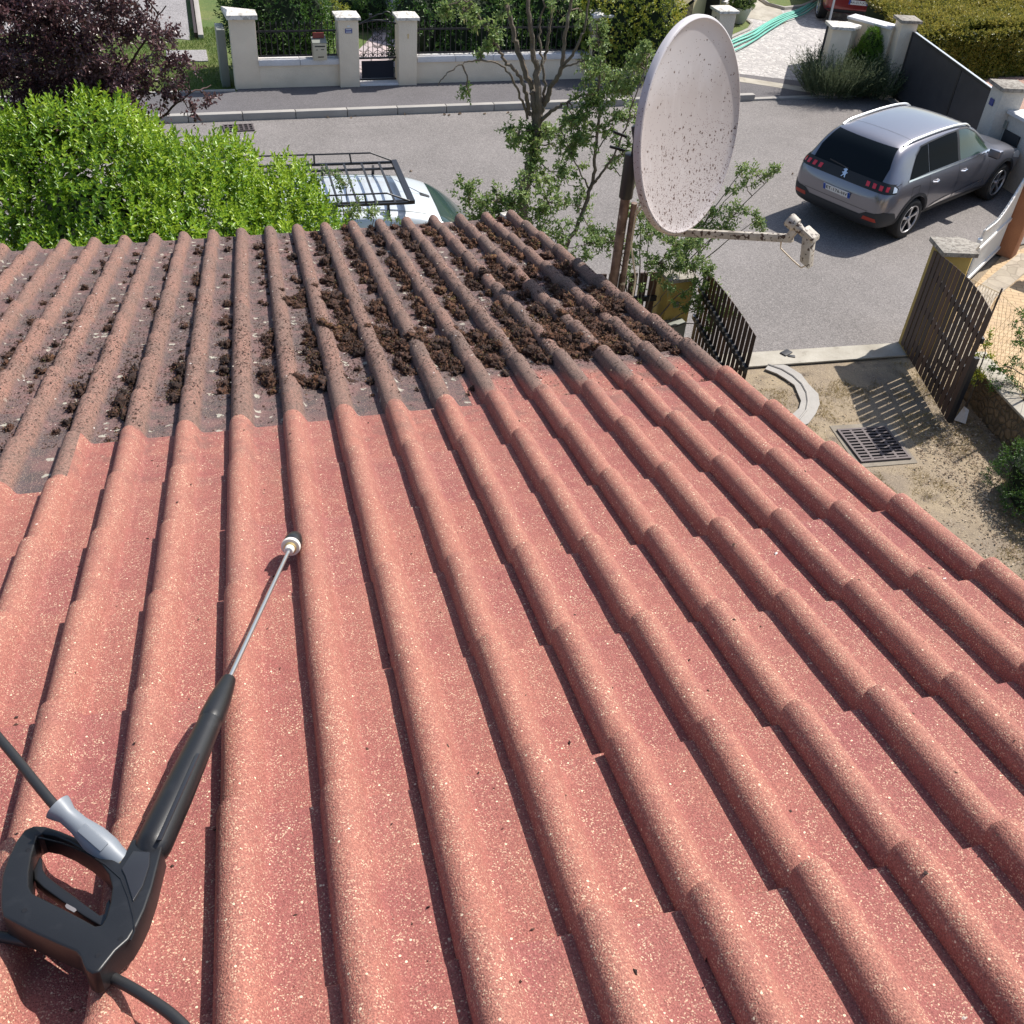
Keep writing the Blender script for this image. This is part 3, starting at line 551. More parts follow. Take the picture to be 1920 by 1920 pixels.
def extrude_loop(outer, hole, zlo, zhi, name, mt, parent, bevel):
    P = [Vector(p) for p in outer] + [Vector(p) for p in (hole or [])]
    no = len(outer); E_ = [(i, (i + 1) % no) for i in range(no)]
    if hole: nh = len(hole); E_ += [(no + i, no + (i + 1) % nh) for i in range(nh)]
    vv, ee, ff, *_ = delaunay_2d_cdt([Vector((p[0], p[1])) for p in P], E_, [], 0, 1e-4)
    def inside(c, poly):
        r = False; j = len(poly) - 1
        for i in range(len(poly)):
            if (poly[i][1] > c[1]) != (poly[j][1] > c[1]) and c[0] < (poly[j][0] - poly[i][0]) * (c[1] - poly[i][1]) / (poly[j][1] - poly[i][1]) + poly[i][0]: r = not r
            j = i
        return r
    keep = [f for f in ff if (lambda c: inside(c, outer) and not (hole and inside(c, hole)))((sum(vv[i][0] for i in f) / 3, sum(vv[i][1] for i in f) / 3))]
    bm = bmesh.new(); N3 = Vector(RZ)
    T_ = [bm.verts.new(gp_(v[0], v[1]) + N3 * zhi(v[0], v[1])) for v in vv]
    fs = [bm.faces.new([T_[i] for i in f]) for f in keep]
    for v in [v for v in bm.verts if not v.link_faces]: bm.verts.remove(v)
    bmesh.ops.dissolve_limit(bm, angle_limit=.02, verts=bm.verts, edges=bm.edges)
    ex = bmesh.ops.extrude_face_region(bm, geom=bm.faces[:]); nv = [e for e in ex['geom'] if isinstance(e, bmesh.types.BMVert)]
    for v in nv: v.co += N3 * zlo
    bmesh.ops.recalc_face_normals(bm, faces=bm.faces)
    ed = [e for e in bm.edges if len(e.link_faces) == 2 and e.calc_face_angle(0) > 1.0]
    bmesh.ops.bevel(bm, geom=ed, offset=bevel, segments=4, affect='EDGES', profile=.5, clamp_overlap=True)
    me = bpy.data.meshes.new(name); bm.to_mesh(me); bm.free()
    for p in me.polygons: p.use_smooth = True
    me.set_sharp_from_angle(angle=math.radians(50))
    return link(name, me, mt, parent)
body = extrude_loop(outer, hole, -.038, lambda x, y: .012, 'gun_body', M['gun'], gun, .010)
extrude_loop([(716, 1046), (803, 1052), (800, 1120), (765, 1230), (715, 1310), (708, 1285), (675, 1180), (655, 1140)], None, -.003, lambda x, y: .0145, 'side_panel', M['gun_smooth'], body, .0008)
tr = extrude_loop([(205, 1018), (218, 1030), (222, 1085), (242, 1120), (300, 1165), (380, 1222), (470, 1290), (525, 1330), (548, 1322), (556, 1270), (575, 1240), (590, 1290), (582, 1350), (560, 1392), (530, 1388), (440, 1335), (330, 1260), (225, 1185), (178, 1140), (172, 1095)], None, -.016, lambda x, y: -.004, 'trigger', M['trigger'], gun, .002)
extrude_loop([(350, 1273), (396, 1298), (403, 1308), (388, 1320), (348, 1298), (341, 1286)], None, -.001, lambda x, y: -.0028, 'trigger_label', M['label'], tr, .0003)
def gtube(name, pts, mt, parent, n=24, smooth=True):
    b = MB(); P = [gp_(x, y, l) for x, y, l, r in pts]; b.tube(P, [r for *_, r in pts], n); return b.build(name, mt, parent, smooth=smooth)
gtube('barrel', [(782, 1045, .074, .016), (800, 1005, .076, .0235), (815, 970, .078, .0250), (930, 720, .082, .0240), (1040, 480, .086, .021), (1112, 318, .09, .0185)], M['gun'], gun)
gtube('barrel_collar', [(1108, 326, .09, .0180), (1114, 313, .09, .0195), (1122, 296, .09, .0200), (1160, 212, .090, .0185), (1195, 132, .090, .0145), (1210, 98, .090, .0120), (1212, 94, .090, .008)], M['gun'], gun)
b = MB(); b.beam(gp_(842, 950, .1015), gp_(1048, 490, .1065), .006, .003, up=RZ); b.build('barrel_rib', M['gun_smooth'], gun, bevel=.001)
P0 = gp_(1205, 110, .090); P1 = onroof(542, 1032, .060); dl = (P1 - P0).normalized()
b = MB(); b.tube([P0, P0.lerp(P1, .5), P1], .0042, 16); b.build('lance_tube', M['steel'], gun, smooth=True)
nz = MB(); nz.lathe([(-.004, .008), (-.001, .0105), (.008, .0105), (.009, .008)], P1, dl, 20); nz.build('tube_nut', M['whitep'], gun, smooth=True)
nz = MB(); nz.lathe([(.008, .0125), (.009, .0135), (.016, .0135), (.017, .0115)], P1, dl, 16); nz.build('brass_ring', M['brass'], gun, smooth=True)
nz = MB(); nz.lathe([(.014, .012), (.0145, .0195), (.017, .0205), (.024, .0205), (.026, .019)], P1, dl, 28); nz.build('white_ring', M['whitep'], gun, smooth=True)
nz = MB(); nz.lathe([(.025, .0185), (.028, .0200), (.050, .0195), (.068, .0150), (.078, .010), (.0785, .004)], P1, dl, 24); nz.build('nozzle_cap', M['trigger'], gun, smooth=True)
b = MB(); b.tube([gp_(x, y, HL + .0125) for x, y in ((205, 932), (330, 962), (450, 1010), (560, 1078), (640, 1150), (680, 1250), (708, 1360), (712, 1430), (690, 1478))], .0011, 5); b.build('shell_seam', M['trigger'], body)
for sx_, sy_ in ((150, 1000), (130, 1320), (520, 1560), (640, 1470)):
    b = MB(); b.tube([gp_(sx_, sy_, HL + .010), gp_(sx_, sy_, HL + .0126)], .0032, 12); b.build('screw', M['trigger'], body)
# grey hose connector
c0 = gp_(655, 1075, .075); c1 = gp_(305, 770, .13); cd = (c1 - c0); Lc = cd.length
b = MB(); b.lathe([(0, .006), (.002, .0145), (.02 * Lc / .14, .0155), (.25 * Lc, .0180), (.45 * Lc, .0178), (.68 * Lc, .0130), (.85 * Lc, .0125), (.97 * Lc, .0180), (1.0 * Lc, .0188), (1.005 * Lc, .016), (.97 * Lc, .010)], c0, cd, 28); hc_ = b.build('hose_connector', M['greyp'], gun, smooth=True)
sdv = cd.normalized(); tow = (Vector((0, 0, HC)) - c0).normalized(); tow = (tow - sdv * tow.dot(sdv)).normalized()
b = MB(); b.box(c0 + cd * .42 + tow * .0165, (.044, .014, .006), M=Matrix((sdv, tow.cross(sdv).normalized(), tow)).transposed()); b.build('grip_pad', M['greyp'], hc_, bevel=.0025)
b = MB(); b.lathe([(-.006, .013), (.0, .0145), (.004, .0145)], c0, cd, 16); b.build('brass_nut', M['brass'], gun, smooth=True)
# hose
def catm(P, n=10):
    P = [Vector(p) for p in P]; Q = [P[0] * 2 - P[1]] + P + [P[-1] * 2 - P[-2]]; out = []
    for i in range(1, len(Q) - 2):
        for k in range(n):
            t = k / n; a, b_, c, d = Q[i - 1], Q[i], Q[i + 1], Q[i + 2]
            out.append(.5 * ((2 * b_) + (c - a) * t + (2 * a - 5 * b_ + 4 * c - d) * t * t + (3 * b_ - a - 3 * c + d) * t ** 3))
    return out + [P[-1]]
hpts = [c0 + cd * .93, c0 + cd * 1.12, onroof(0, 1386, .15), onroof(-90, 1290, .15), onroof(-260, 1230, .12), onroof(-420, 1330, .08), onroof(-440, 1560, .06), onroof(-250, 1700, .055), onroof(-60, 1745, .052), onroof(90, 1775, .052), onroof(200, 1828, .055), onroof(275, 1870, .058), onroof(345, 1925, .058), onroof(430, 2040, .055), onroof(500, 2250, .055), onroof(520, 2500, .055)]
b = MB(); b.tube(catm(hpts, 12), .0068, 14); tag(b.build('pressure_hose', M['hose'], smooth=True), 'black rubber hose entering the grey connector and looping out under the gun', 'hose')
# ================================================================ street wall of the neighbours
def pillar(bt, c, wd, z0, z1, cap, mt=M['stucco'], rz=SA, capm=M['coping'], over=.045, peak=.07, parent=None):
    b = MB(); b.box((c.x, c.y, (z0 + z1) / 2), (wd, wd, z1 - z0), rz); p = b.build('pillar', mt, parent, bevel=.01)
    b = MB(); h = wd / 2 + over; R = Matrix.Rotation(rz, 3, 'Z'); cc = Vector((c.x, c.y, z1))
    V = [cc + R @ Vector((i * h, j * h, 0)) for i, j in ((-1, -1), (1, -1), (1, 1), (-1, 1))] + [cc + R @ Vector((i * h, j * h, cap)) for i, j in ((-1, -1), (1, -1), (1, 1), (-1, 1))] + [cc + Vector((0, 0, cap + peak))]
    b.add(V, [(3, 2, 1, 0), (0, 1, 5, 4), (1, 2, 6, 5), (2, 3, 7, 6), (3, 0, 4, 7), (4, 5, 8), (5, 6, 8), (6, 7, 8), (7, 4, 8)]); b.build('cap', capm, p, bevel=.006)
    return p
WB = 1.55                      # depth of the wall line behind the kerb
def wall_run(t, a0, a1, z0, z1, cop, th=.2, bb=WB):
    b = MB(); b.box(S((a0 + a1) / 2, bb, (z0 + z1) / 2), (a1 - a0, th, z1 - z0), SA); b.build('wall', M['stucco'], t, bevel=.006)
    b = MB(); x = a0 + .01; L = 0
    while x < a1 - .02:
        L = min(.82, a1 - x); b.box(S(x + L / 2 - .002, bb, z1 + cop / 2), (L - .008, th + .09, cop), SA); x += L
    b.build('coping', M['coping_clean'], t, bevel=.008)
Z0 = .10
t = empty('garden_wall', S(.24, WB, Z0), 'cream rendered low wall with pillars left of the small iron gate', 'garden wall')
wall_run(t, .50, 2.12, Z0, .55, .105)
pp = MB(); pp.box(S(.27, WB + .03, .76), (.49, .28, 1.32), SA); pl_ = pp.build('pillar', M['stucco'], t, bevel=.01)
pp = MB(); pp.add([S(a, bb, z) for a, bb, z in ((-.02, WB - .18, 1.42), (.56, WB - .18, 1.42), (.56, WB + .22, 1.42), (-.02, WB + .22, 1.42), (-.02, WB - .18, 1.50), (.56, WB - .18, 1.50), (.56, WB + .22, 1.50), (-.06, WB + .5, 1.50), (.02, WB + .02, 1.56), (-.06, WB + .5, 1.42))], [(0, 1, 2, 3), (0, 1, 5, 4), (1, 2, 6, 5), (4, 5, 8), (5, 6, 8), (6, 7, 8), (7, 4, 8), (0, 4, 7, 9), (2, 6, 7, 9)]); pp.build('cap', M['coping'], pl_)
P2 = pillar(t, S(2.31, WB - .0), .40, Z0, 1.40, .055, parent=t)
b = MB(); b.box(S(2.31, WB - .205, 1.20), (.14, .012, .085), SA); npl = b.build('number_plate', M['blueplate'], P2)
b = MB(); b.box(S(2.31, WB - .2125, 1.225), (.11, .004, .014), SA); b.box(S(2.31, WB - .2125, 1.182), (.11, .004, .014), SA); b.box(S(2.31, WB - .205, 1.285), (.05, .01, .03), SA); b.build('plate_lettering', M['plate'], npl)
t2 = empty('garden_wall', S(3.5, WB, Z0), 'long cream rendered low wall with white coping right of the small iron gate', 'garden wall')
P3 = pillar(t2, S(3.52, WB), .38, Z0, 1.38, .055, parent=t2)
b = MB(); b.box(S(3.52, WB - .195, 1.08), (.02, .012, .09), SA); b.build('bell', M['brass'], P3)
wall_run(t2, 3.72, 7.55, Z0, .55, .105); pillar(t2, S(7.75, WB), .38, Z0, 1.38, .055, parent=t2, capm=M['coping_clean']); wall_run(t2, 7.95, 10.6, Z0, .55, .105)
pillar(t2, S(10.8, WB + .15), .40, Z0, 1.40, .055, parent=t2)
def spiral(c, ex, ez, r, turns, sgn=1, n=22, a0=0):
    return [c + ex * (r * (1 - .8 * k / n) * math.cos(a0 + sgn * turns * 2 * PI * k / n)) + ez * (r * (1 - .8 * k / n) * math.sin(a0 + sgn * turns * 2 * PI * k / n)) for k in range(n + 1)]
def fence(name, a0, a1, z0, z1, label, n):
    t = empty(name, S((a0 + a1) / 2, WB, z0), label, 'fence')
    b = MB()
    for z in (z0 + .045, z1 - .16): b.beam(S(a0, WB, z), S(a1, WB, z), .03, .03)
    b.build('rails', M['iron'], t)
    b = MB()
    for i in range(n):
        a_ = a0 + (a1 - a0) * (i + .5) / n; b.tube([S(a_, WB, z0 + .03), S(a_, WB, z1 - .04)], .0085, 6); b.tube([S(a_, WB, z1 - .05), S(a_, WB, z1 - .02), S(a_, WB, z1 + .03)], [.008, .017, .001], 5)
    b.build('pickets', M['iron'], t)
fence('iron_fence', .53, 2.09, .655, 1.32, 'black spiked iron railing on the low wall behind the cream letter box', 14)
fence('iron_fence', 3.74, 7.53, .655, 1.32, 'long black iron railing on the wall between the small gate and the far pillar', 34)
fence('iron_fence', 7.97, 10.58, .655, 1.32, 'black iron railing on the wall right of the far white capped pillar', 24)
# letter box on the railing
t = empty('letter_box', S(1.72, WB - .14, .66), 'cream letter box with a red label above, fixed to the black iron railing', 'letter box')
b = MB(); b.box(S(1.72, WB - .14, .83), (.27, .20, .33), SA); bx_ = b.build('box', M['mailbox'], t, bevel=.012)
b = MB(); b.add([S(1.575, WB - .25, .99), S(1.865, WB - .25, .99), S(1.865, WB - .03, 1.055), S(1.575, WB - .03, 1.055), S(1.575, WB - .25, 1.0), S(1.865, WB - .25, 1.0), S(1.865, WB - .03, 1.065), S(1.575, WB - .03, 1.065)], [(0, 1, 2, 3), (4, 5, 6, 7), (0, 1, 5, 4), (1, 2, 6, 5), (2, 3, 7, 6), (3, 0, 4, 7)]); b.build('lid', M['boxgrey'], t)
b = MB(); b.box(S(1.72, WB - .242, .93), (.2, .006, .022), SA); b.box(S(1.66, WB - .242, .865), (.018, .006, .018), SA); b.box(S(1.77, WB - .2415, .87), (.06, .004, .012), SA); b.box(S(1.73, WB - .2415, .73), (.12, .004, .018), SA); b.build('slot', M['dark_metal'], bx_)
b = MB(); b.box(S(1.72, WB - .10, 1.10), (.22, .03, .10), SA); b.build('red_panel', M['mailred'], t)
# small iron gate
t = empty('garden_gate', S(2.93, WB, Z0), 'small black wrought iron garden gate with scrolls and a solid lower panel', 'gate')
GX0, GX1, gz0, gz1 = 2.54, 3.31, .17, 1.27
b = MB()
for a_ in (GX0, GX1): b.beam(S(a_, WB, gz0), S(a_, WB, gz1), .035, .035)
for z in (gz0 + .03, .62): b.beam(S(GX0, WB, z), S(GX1, WB, z), .03, .035)
arc = [S(GX0 + (GX1 - GX0) * k / 12, WB, gz1 + .0 + .07 * math.sin(PI * k / 12)) for k in range(13)]; b.tube(arc, .016, 8); b.build('frame', M['iron'], t)
b = MB()
for k in range(1, 8): a_ = GX0 + (GX1 - GX0) * k / 8; b.tube([S(a_, WB, .62), S(a_, WB, gz1 + .07 * math.sin(PI * k / 8))], .0075, 6)
b.build('bars', M['iron'], t)
b = MB(); ex = SD; ez = Vector((0, 0, 1))
for k in range(4):
    a_ = GX0 + .1 + k * .19
    for s in (-1, 1): b.tube(spiral(S(a_ + s * .045, WB - .012, .675), ex * s, ez, .042, 1.2, 1, 18, 0), .006, 5); b.tube([S(a_, WB - .012, .66), S(a_ + s * .03, WB - .012, .74), S(a_ + s * .09, WB - .012, .77)], .006, 5)
for z_, w_ in ((.84, .12), (.98, .13), (1.02, .13), (1.17, .10)):
    for s in (-1, 1): b.tube(spiral(S(2.925 + s * w_ * .42, WB - .012, z_), ex * s, ez, .04, 1.3, 1 if z_ < 1 else -1, 18, 0), .006, 5)
for s in (-1, 1): b.tube([S(2.925, WB - .012, .80), S(2.925 + s * .17, WB - .012, .98)], .006, 5); b.tube([S(2.925, WB - .012, 1.02), S(2.925 + s * .2, WB - .012, 1.24)], .006, 5)
b.tube([S(GX0 - .02, WB, 1.26), S(2.75, WB, 1.36), S(2.95, WB, 1.45)] + spiral(S(3.14, WB, 1.40), ex, ez, .115, 1.0, -1, 26, 2.6), .011, 6); b.build('scrollwork', M['iron'], t)
b = MB(); b.box(S(2.925, WB, .395), (.67, .012, .34), SA); b.build('lower_panel', M['navy'], t)
b = MB(); b.box(S(2.80, WB + .02, 1.42), (.06, .05, .06), SA); b.build('latch', M['iron'], t)
b = MB(); b.box(S(2.93, WB, .125), (.82, .34, .07), SA); tag(b.build('door_step', M['coping_clean'], bevel=.01), 'pale stone sill under the small iron garden gate', 'sill')
# slate cabinet behind the first pillar
t = MB(); t.box(S(-.12, WB + .62, .55), (.16, .5, 1.1), SA); tag(t.build('utility_cabinet', M['boxgrey'], bevel=.01), 'narrow grey cabinet standing behind the leftmost cream pillar', 'cabinet')

# ================================================================ far drive entrance: wall, leaf, pillar
t = empty('driveway_wall', (13.2, 21.7, 0), 'stepped cream wall with pale copings between the paved drive and the dark sliding gate', 'wall')
pillar(t, Vector((12.83, 21.35, 0)), .42, 0, 1.42, .06, M['stucco'], -.18, M['coping'], .05, .0, t)
def slabwall(t, a, b_, z1, th, mt, cmt, cz=.07, ov=.07, z0=0, nm='wall'):
    b = MB(); b.beam((a[0], a[1], (z0 + z1) / 2), (b_[0], b_[1], (z0 + z1) / 2), th, z1 - z0); p = b.build(nm, mt, t, bevel=.006)
    if cmt: b = MB(); b.beam((a[0], a[1], z1 + cz / 2), (b_[0], b_[1], z1 + cz / 2), th + ov * 2, cz); b.build('coping', cmt, p, bevel=.006)
slabwall(t, (13.0, 21.5), (13.42, 21.78), 1.32, .24, M['stucco'], M['coping'])
slabwall(t, (13.52, 22.15), (14.12, 21.25), 1.42, .24, M['stucco'], M['coping_clean'], .05)
pillar(t, Vector((14.28, 21.1, 0)), .36, 0, 1.62, .06, M['stucco'], -.14, M['coping_old'], .06, .02, t)
t = MB(); t.beam((12.70, 21.56, .72), (12.62, 21.50, .72), .05, 1.36); t.beam((12.66, 21.55, .7), (14.0, 23.85, .75), .05, 1.3)
tag(t.build('driveway_gate', M['iron'], bevel=.004), 'black metal gate leaf swung open along the pale paved drive', 'gate')
# anthracite sliding gate
GA0, GB0 = Vector((14.36, 20.86, 0)), Vector((13.80, 17.05, 0))
t = empty('sliding_gate', (GA0 + GB0) / 2, 'long plain anthracite grey sliding gate behind the grey car', 'gate')
gd = (GB0 - GA0).normalized()
b = MB(); b.beam(GA0 + Vector((0, 0, .77)), GA0 + gd * 2.45 + Vector((0, 0, .77)), .03, 1.28); b.beam(GA0 + gd * 2.53 + Vector((0, 0, .77)), GB0 + Vector((0, 0, .77)), .03, 1.28); b.build('panel', M['anthracite'], t)
b = MB()
for s in (0, 2.49, (GB0 - GA0).length - .02): b.beam(GA0 + gd * s + Vector((0, 0, .05)), GA0 + gd * s + Vector((0, 0, 1.45)), .05, .07, up=gd)
for z in (.10, 1.44): b.beam(GA0 + Vector((0, 0, z)), GB0 + Vector((0, 0, z)), .055, .05)
b.build('frame', M['dark_metal'], t, bevel=.003)
b = MB(); b.beam(GA0 + Vector((0, 0, 1.473)), GB0 + Vector((0, 0, 1.473)), .05, .012); b.build('top_rail', M['alu'], t)
b = MB(); b.beam(GA0 + gd * -.1 + Vector((-.06, 0, .02)), GB0 + Vector((-.06, 0, .02)), .14, .05); tag(b.build('gate_sill', M['kerb']), kind='structure')
# right wall
t = empty('roadside_wall', (13.8, 15.5, 0), 'grey rendered wall with lichen capped pillar behind the bonnet of the grey car', 'wall')
pillar(t, Vector((13.86, 16.72, 0)), .44, 0, 1.60, .07, M['stucco_grey'], -.14, M['coping_old'], .06, .02, t)
slabwall(t, (14.02, 16.5), (14.30, 12.4), 1.22, .30, M['stucco_grey'], M['coping_clean'], .06)
b = MB(); b.beam((13.855, 16.42, .72), (13.885, 16.0, .72), .03, .46); b.build('meter_door', M['dark_metal'], t, bevel=.004)
b = MB(); b.box((13.63, 16.78, 1.33), (.012, .14, .12), -.14); b.build('house_number', M['blueplate'], t)
b = MB(); b.box((13.85, 16.46, 1.02), (.02, .10, .14), -.07); b.build('vent', M['boxgrey'], t)

# ================================================================ neighbour house and its front
H0 = Vector((9.6, 24.75, 0)); H1 = Vector((14.05, 28.75, 0)); hd_ = (H1 - H0).normalized(); hn = Vector((-hd_.y, hd_.x, 0)); HRZ = math.atan2(hd_.y, hd_.x)
t = empty('neighbour_house', (H0 + H1) / 2, 'cream rendered neighbour house with dark window behind the satellite dish', 'house')
b = MB(); b.box((H0 + H1) / 2 + hn * 3.5 + Vector((0, 0, 2.6)), ((H1 - H0).length, 7, 5.2), HRZ); b.build('wall', M['house_wall'], t)
wp = H1 - hd_ * 1.15 - hn * .01
b = MB(); b.box(wp + Vector((0, 0, .85)), (.55, .05, .9), HRZ); wi = b.build('window', M['glass'], t)
b = MB()
for s in (-1, 1): b.box(wp + hd_ * s * .3 - hn * .02 + Vector((0, 0, .85)), (.05, .08, .96), HRZ)
b.box(wp - hn * .02 + Vector((0, 0, 1.34)), (.65, .08, .05), HRZ); b.build('frame', M['white_paint'], wi)
b = MB(); b.box(wp - hn * .06 + Vector((0, 0, .36)), (.8, .16, .06), HRZ); b.build('sill', M['coping_clean'], wi)
b = MB(); b.tube([H1 - hn * .08 - hd_ * .08, H1 - hn * .08 - hd_ * .08 + Vector((0, 0, 5))], .045, 10); b.build('downpipe', M['brickcol'], t, smooth=True)
b = MB(); b.box((H0 + H1) / 2 + hn * 3.5 + Vector((0, 0, 5.3)), ((H1 - H0).length + .8, 7.8, .2), HRZ); b.build('roof', M['brickcol'], t)
# stair wing with black balusters
t = empty('stair_railing', g(1260, 60, .6), 'black sloping metal balustrade with close vertical bars beside the cream house', 'railing')
s0 = g(1236, 50, .75); s1 = g(1302, 0, 1.5); s1 = Vector((s1.x, s1.y, 1.5))
b = MB(); b.beam(s0, s1, .04, .05); b.build('handrail', M['iron'], t)
b = MB()
for k in range(26):
    p = s0.lerp(s1, (k + .5) / 26); b.tube([p, (p.x, p.y, p.z - .95)], .012, 5)
b.build('balusters', M['iron'], t)
b = MB(); b.beam(s0 - Vector((0, 0, .95)) - hn * .03, s1 - Vector((0, 0, .95)) - hn * .03, .6, .25); b.build('stringer', M['stucco'], t)
t = empty('side_gate', g(1325, 45), 'black panelled side gate hung on a cream post beside the house', 'gate')
q0 = g(1300, 42); q1 = g(1341, 50)
b = MB(); b.box((q0.x, q0.y, .8), (.30, .30, 1.6), HRZ); b.build('post', M['stucco'], t, bevel=.01)
b = MB(); b.beam(q0 + Vector((.14, .1, .75)), q1 + Vector((0, 0, .75)), .04, 1.3); b.build('panel', M['iron'], t)
# pot with plant
pc = g(1384, 42); t = empty('flower_pot', pc, 'round pale stone pot of greenery at the corner of the cream house', 'flower pot')
b = MB(); b.lathe([(0, .17), (.05, .19), (.30, .27), (.36, .30), (.40, .30), (.40, .26), (.35, .24)], pc, (0, 0, 1), 24); b.build('pot', M['terracotta'], t, smooth=True)
sheet('small_lawn', [g(1352, 62)[:2], g(1372, 56)[:2], g(1398, 40)[:2], g(1407, 45)[:2], g(1402, 53)[:2], g(1372, 66)[:2], g(1345, 80)[:2], g(1330, 72)[:2]], .016, M['lawn'], .01)
sheet('far_lawn', [g(1425, -3)[:2], g(1440, 8)[:2], g(1470, 15)[:2], g(1500, 12)[:2], g(1530, 0)[:2], g(1560, -30)[:2], g(1430, -40)[:2]], .016, M['lawn'], .01)
b = MB(); b.tube([g(*p, .02) for p in ((1408, -12), (1424, -2), (1440, 9), (1470, 17), (1503, 13), (1535, 0), (1560, -20))], .07, 6); tag(b.build('lawn_kerb', M['kerb'], smooth=True), kind='structure')
b = MB(); b.tube([g(*p, .02) for p in ((1345, 82), (1375, 68), (1404, 55), (1410, 46), (1400, 38))], .05, 6); tag(b.build('small_lawn_kerb', M['kerb'], smooth=True), kind='structure')
t = empty('garden_hose', g(1440, 45), 'bundle of turquoise green hoses laid along the pale paved drive', 'hose')
for k, (dx, dy) in enumerate(((0, 0), (5, 5), (-3, 7), (3, 11), (8, 16))):
    b = MB(); pts = [(1355, 84), (1385, 70), (1412, 58), (1440, 42), (1470, 27), (1500, 16), (1535, -6), (1580, -30)]
    b.tube(catm([g(p[0] + dx + random.uniform(-3, 3), p[1] + dy * (1.1 - i * .11) + random.uniform(-1.5, 1.5), .03 + .01 * k) for i, p in enumerate(pts)], 6), .024, 6); b.build('hose_strand', M['teal'], t, smooth=True)

# ================================================================ our gate: brown slatted leaves, yellow pillars
def boards(t, A, B, zt, n, gap, th, side, z0=.06, rails=(.25, .75, 1.22), bolts=False, mt=M['wood']):
    """vertical boards from A to B, zt(f) top height, rails on the given side"""
    A = Vector((A[0], A[1], 0)); B = Vector((B[0], B[1], 0)); d = (B - A); L = d.length; d.normalize(); nn = Vector((-d.y, d.x, 0)) * side; w_ = L / n
    vs = []; fs = []; rr = []
    for i in range(n):
        p = A + d * (w_ * (i + .5)); za, zb = zt((i + .05) / n), zt((i + .95) / n); h = w_ / 2 - gap / 2; b0 = len(vs)
        for dx in (-h, h):
            for dz, z_ in ((0, z0), (1, za if dx < 0 else zb)):
                for dn2 in (-th / 2, th / 2): vs.append(p + d * dx + nn * dn2 + Vector((0, 0, z_)))
        fs += [[b0 + k for k in f] for f in ((0, 1, 3, 2), (4, 6, 7, 5), (0, 4, 5, 1), (2, 3, 7, 6), (0, 2, 6, 4), (1, 5, 7, 3))]; rr += [random.random() * .75] * 6
    if bolts and n > 8: rr[6:18] = [1.0] * 12
    o = t.location if t else Vector((0, 0, 0)); me = npmesh('boards', [v - o for v in vs], fs, {'rnd': ('FACE', 'FLOAT', rr)}); me.materials.append(mt); link('boards', me, None, t, True)
    b = MB()
    for z in rails: b.beam(A + nn * (th / 2 + .021) + Vector((0, 0, z)), B + nn * (th / 2 + .021) + Vector((0, 0, z)), .035, .07)
    b.build('rails', M['iron'], t)
    if bolts:
        b = MB()
        for z in rails:
            for i in range(n): b.box(A + d * (w_ * (i + .5)) + nn * (th / 2 + .045) + Vector((0, 0, z + .028)), (.03, .012, .022), math.atan2(d.y, d.x))
        b.build('bolts', M['steel'], t)
RA, RB = (8.66, 10.74), (8.24, 8.86)
t = empty('driveway_gate', ((RA[0] + RB[0]) / 2, (RA[1] + RB[1]) / 2, 0), 'brown slatted wooden gate leaf swung open in front of the lichen capped yellow pillar', 'gate')
boards(t, RA, RB, lambda f: 1.47 + .17 * math.sin(PI * .5 * min(1, f * 1.25)) - .04 * max(0, f - .8) * 5, 15, .022, .005, 1)
b = MB(); b.beam((RB[0] + .03, RB[1] - .01, .06), (RB[0] + .03, RB[1] - .01, 1.0), .06, .05, up=(0, 1, 0)); b.build('end_post', M['iron'], t)
LA, LB = (5.50, 10.86), (5.30, 8.90)
t = empty('driveway_gate', ((LA[0] + LB[0]) / 2, (LA[1] + LB[1]) / 2, 0), 'brown slatted gate leaf with black rails swung open just past the roof edge', 'gate')
boards(t, LA, LB, lambda f: 1.30 + .16 * math.sin(PI * .5 * f), 15, .030, .005, -1, rails=(.22, .62, 1.02), bolts=True)
t = empty('gate_pillar', (8.98, 10.72, 0), 'yellow gate pillar with a lichen covered stone cap right of the drive', 'pillar')
pillar(t, Vector((8.86, 10.63, 0)), .38, 0, 1.52, .06, M['yellow'], -.18, M['coping_old'], .05, .0, t)
slabwall(t, (9.05, 10.75), (9.35, 11.0), 1.40, .28, M['yellow'], M['coping_old'], .06, .03, nm='return_wall')
t = empty('gate_pillar', (5.20, 11.10, 0), 'yellow gate pillar half hidden under leaves left of the drive', 'pillar')
P5 = pillar(t, Vector((5.22, 11.06, 0)), .36, 0, 1.12, .05, M['yellow'], .12, M['coping_old'], .03, .0, t)
b = MB(); b.box((5.20, 10.865, .80), (.075, .03, .075), .12); b.build('bell_plate', M['boxgrey'], P5, bevel=.004)
b = MB(); b.box((5.20, 10.80, .42), (.27, .14, .34), .12); b.build('meter_box', M['boxgrey'], P5, bevel=.01)
t = empty('picket_fence', (4.0, 11.15, 0), 'dark brown slatted roadside fence left of the leafy yellow pillar', 'fence')
boards(t, (5.0, 11.10), (1.4, 11.22), lambda f: 1.15, 26, .035, .022, 1, rails=(.3, .8))
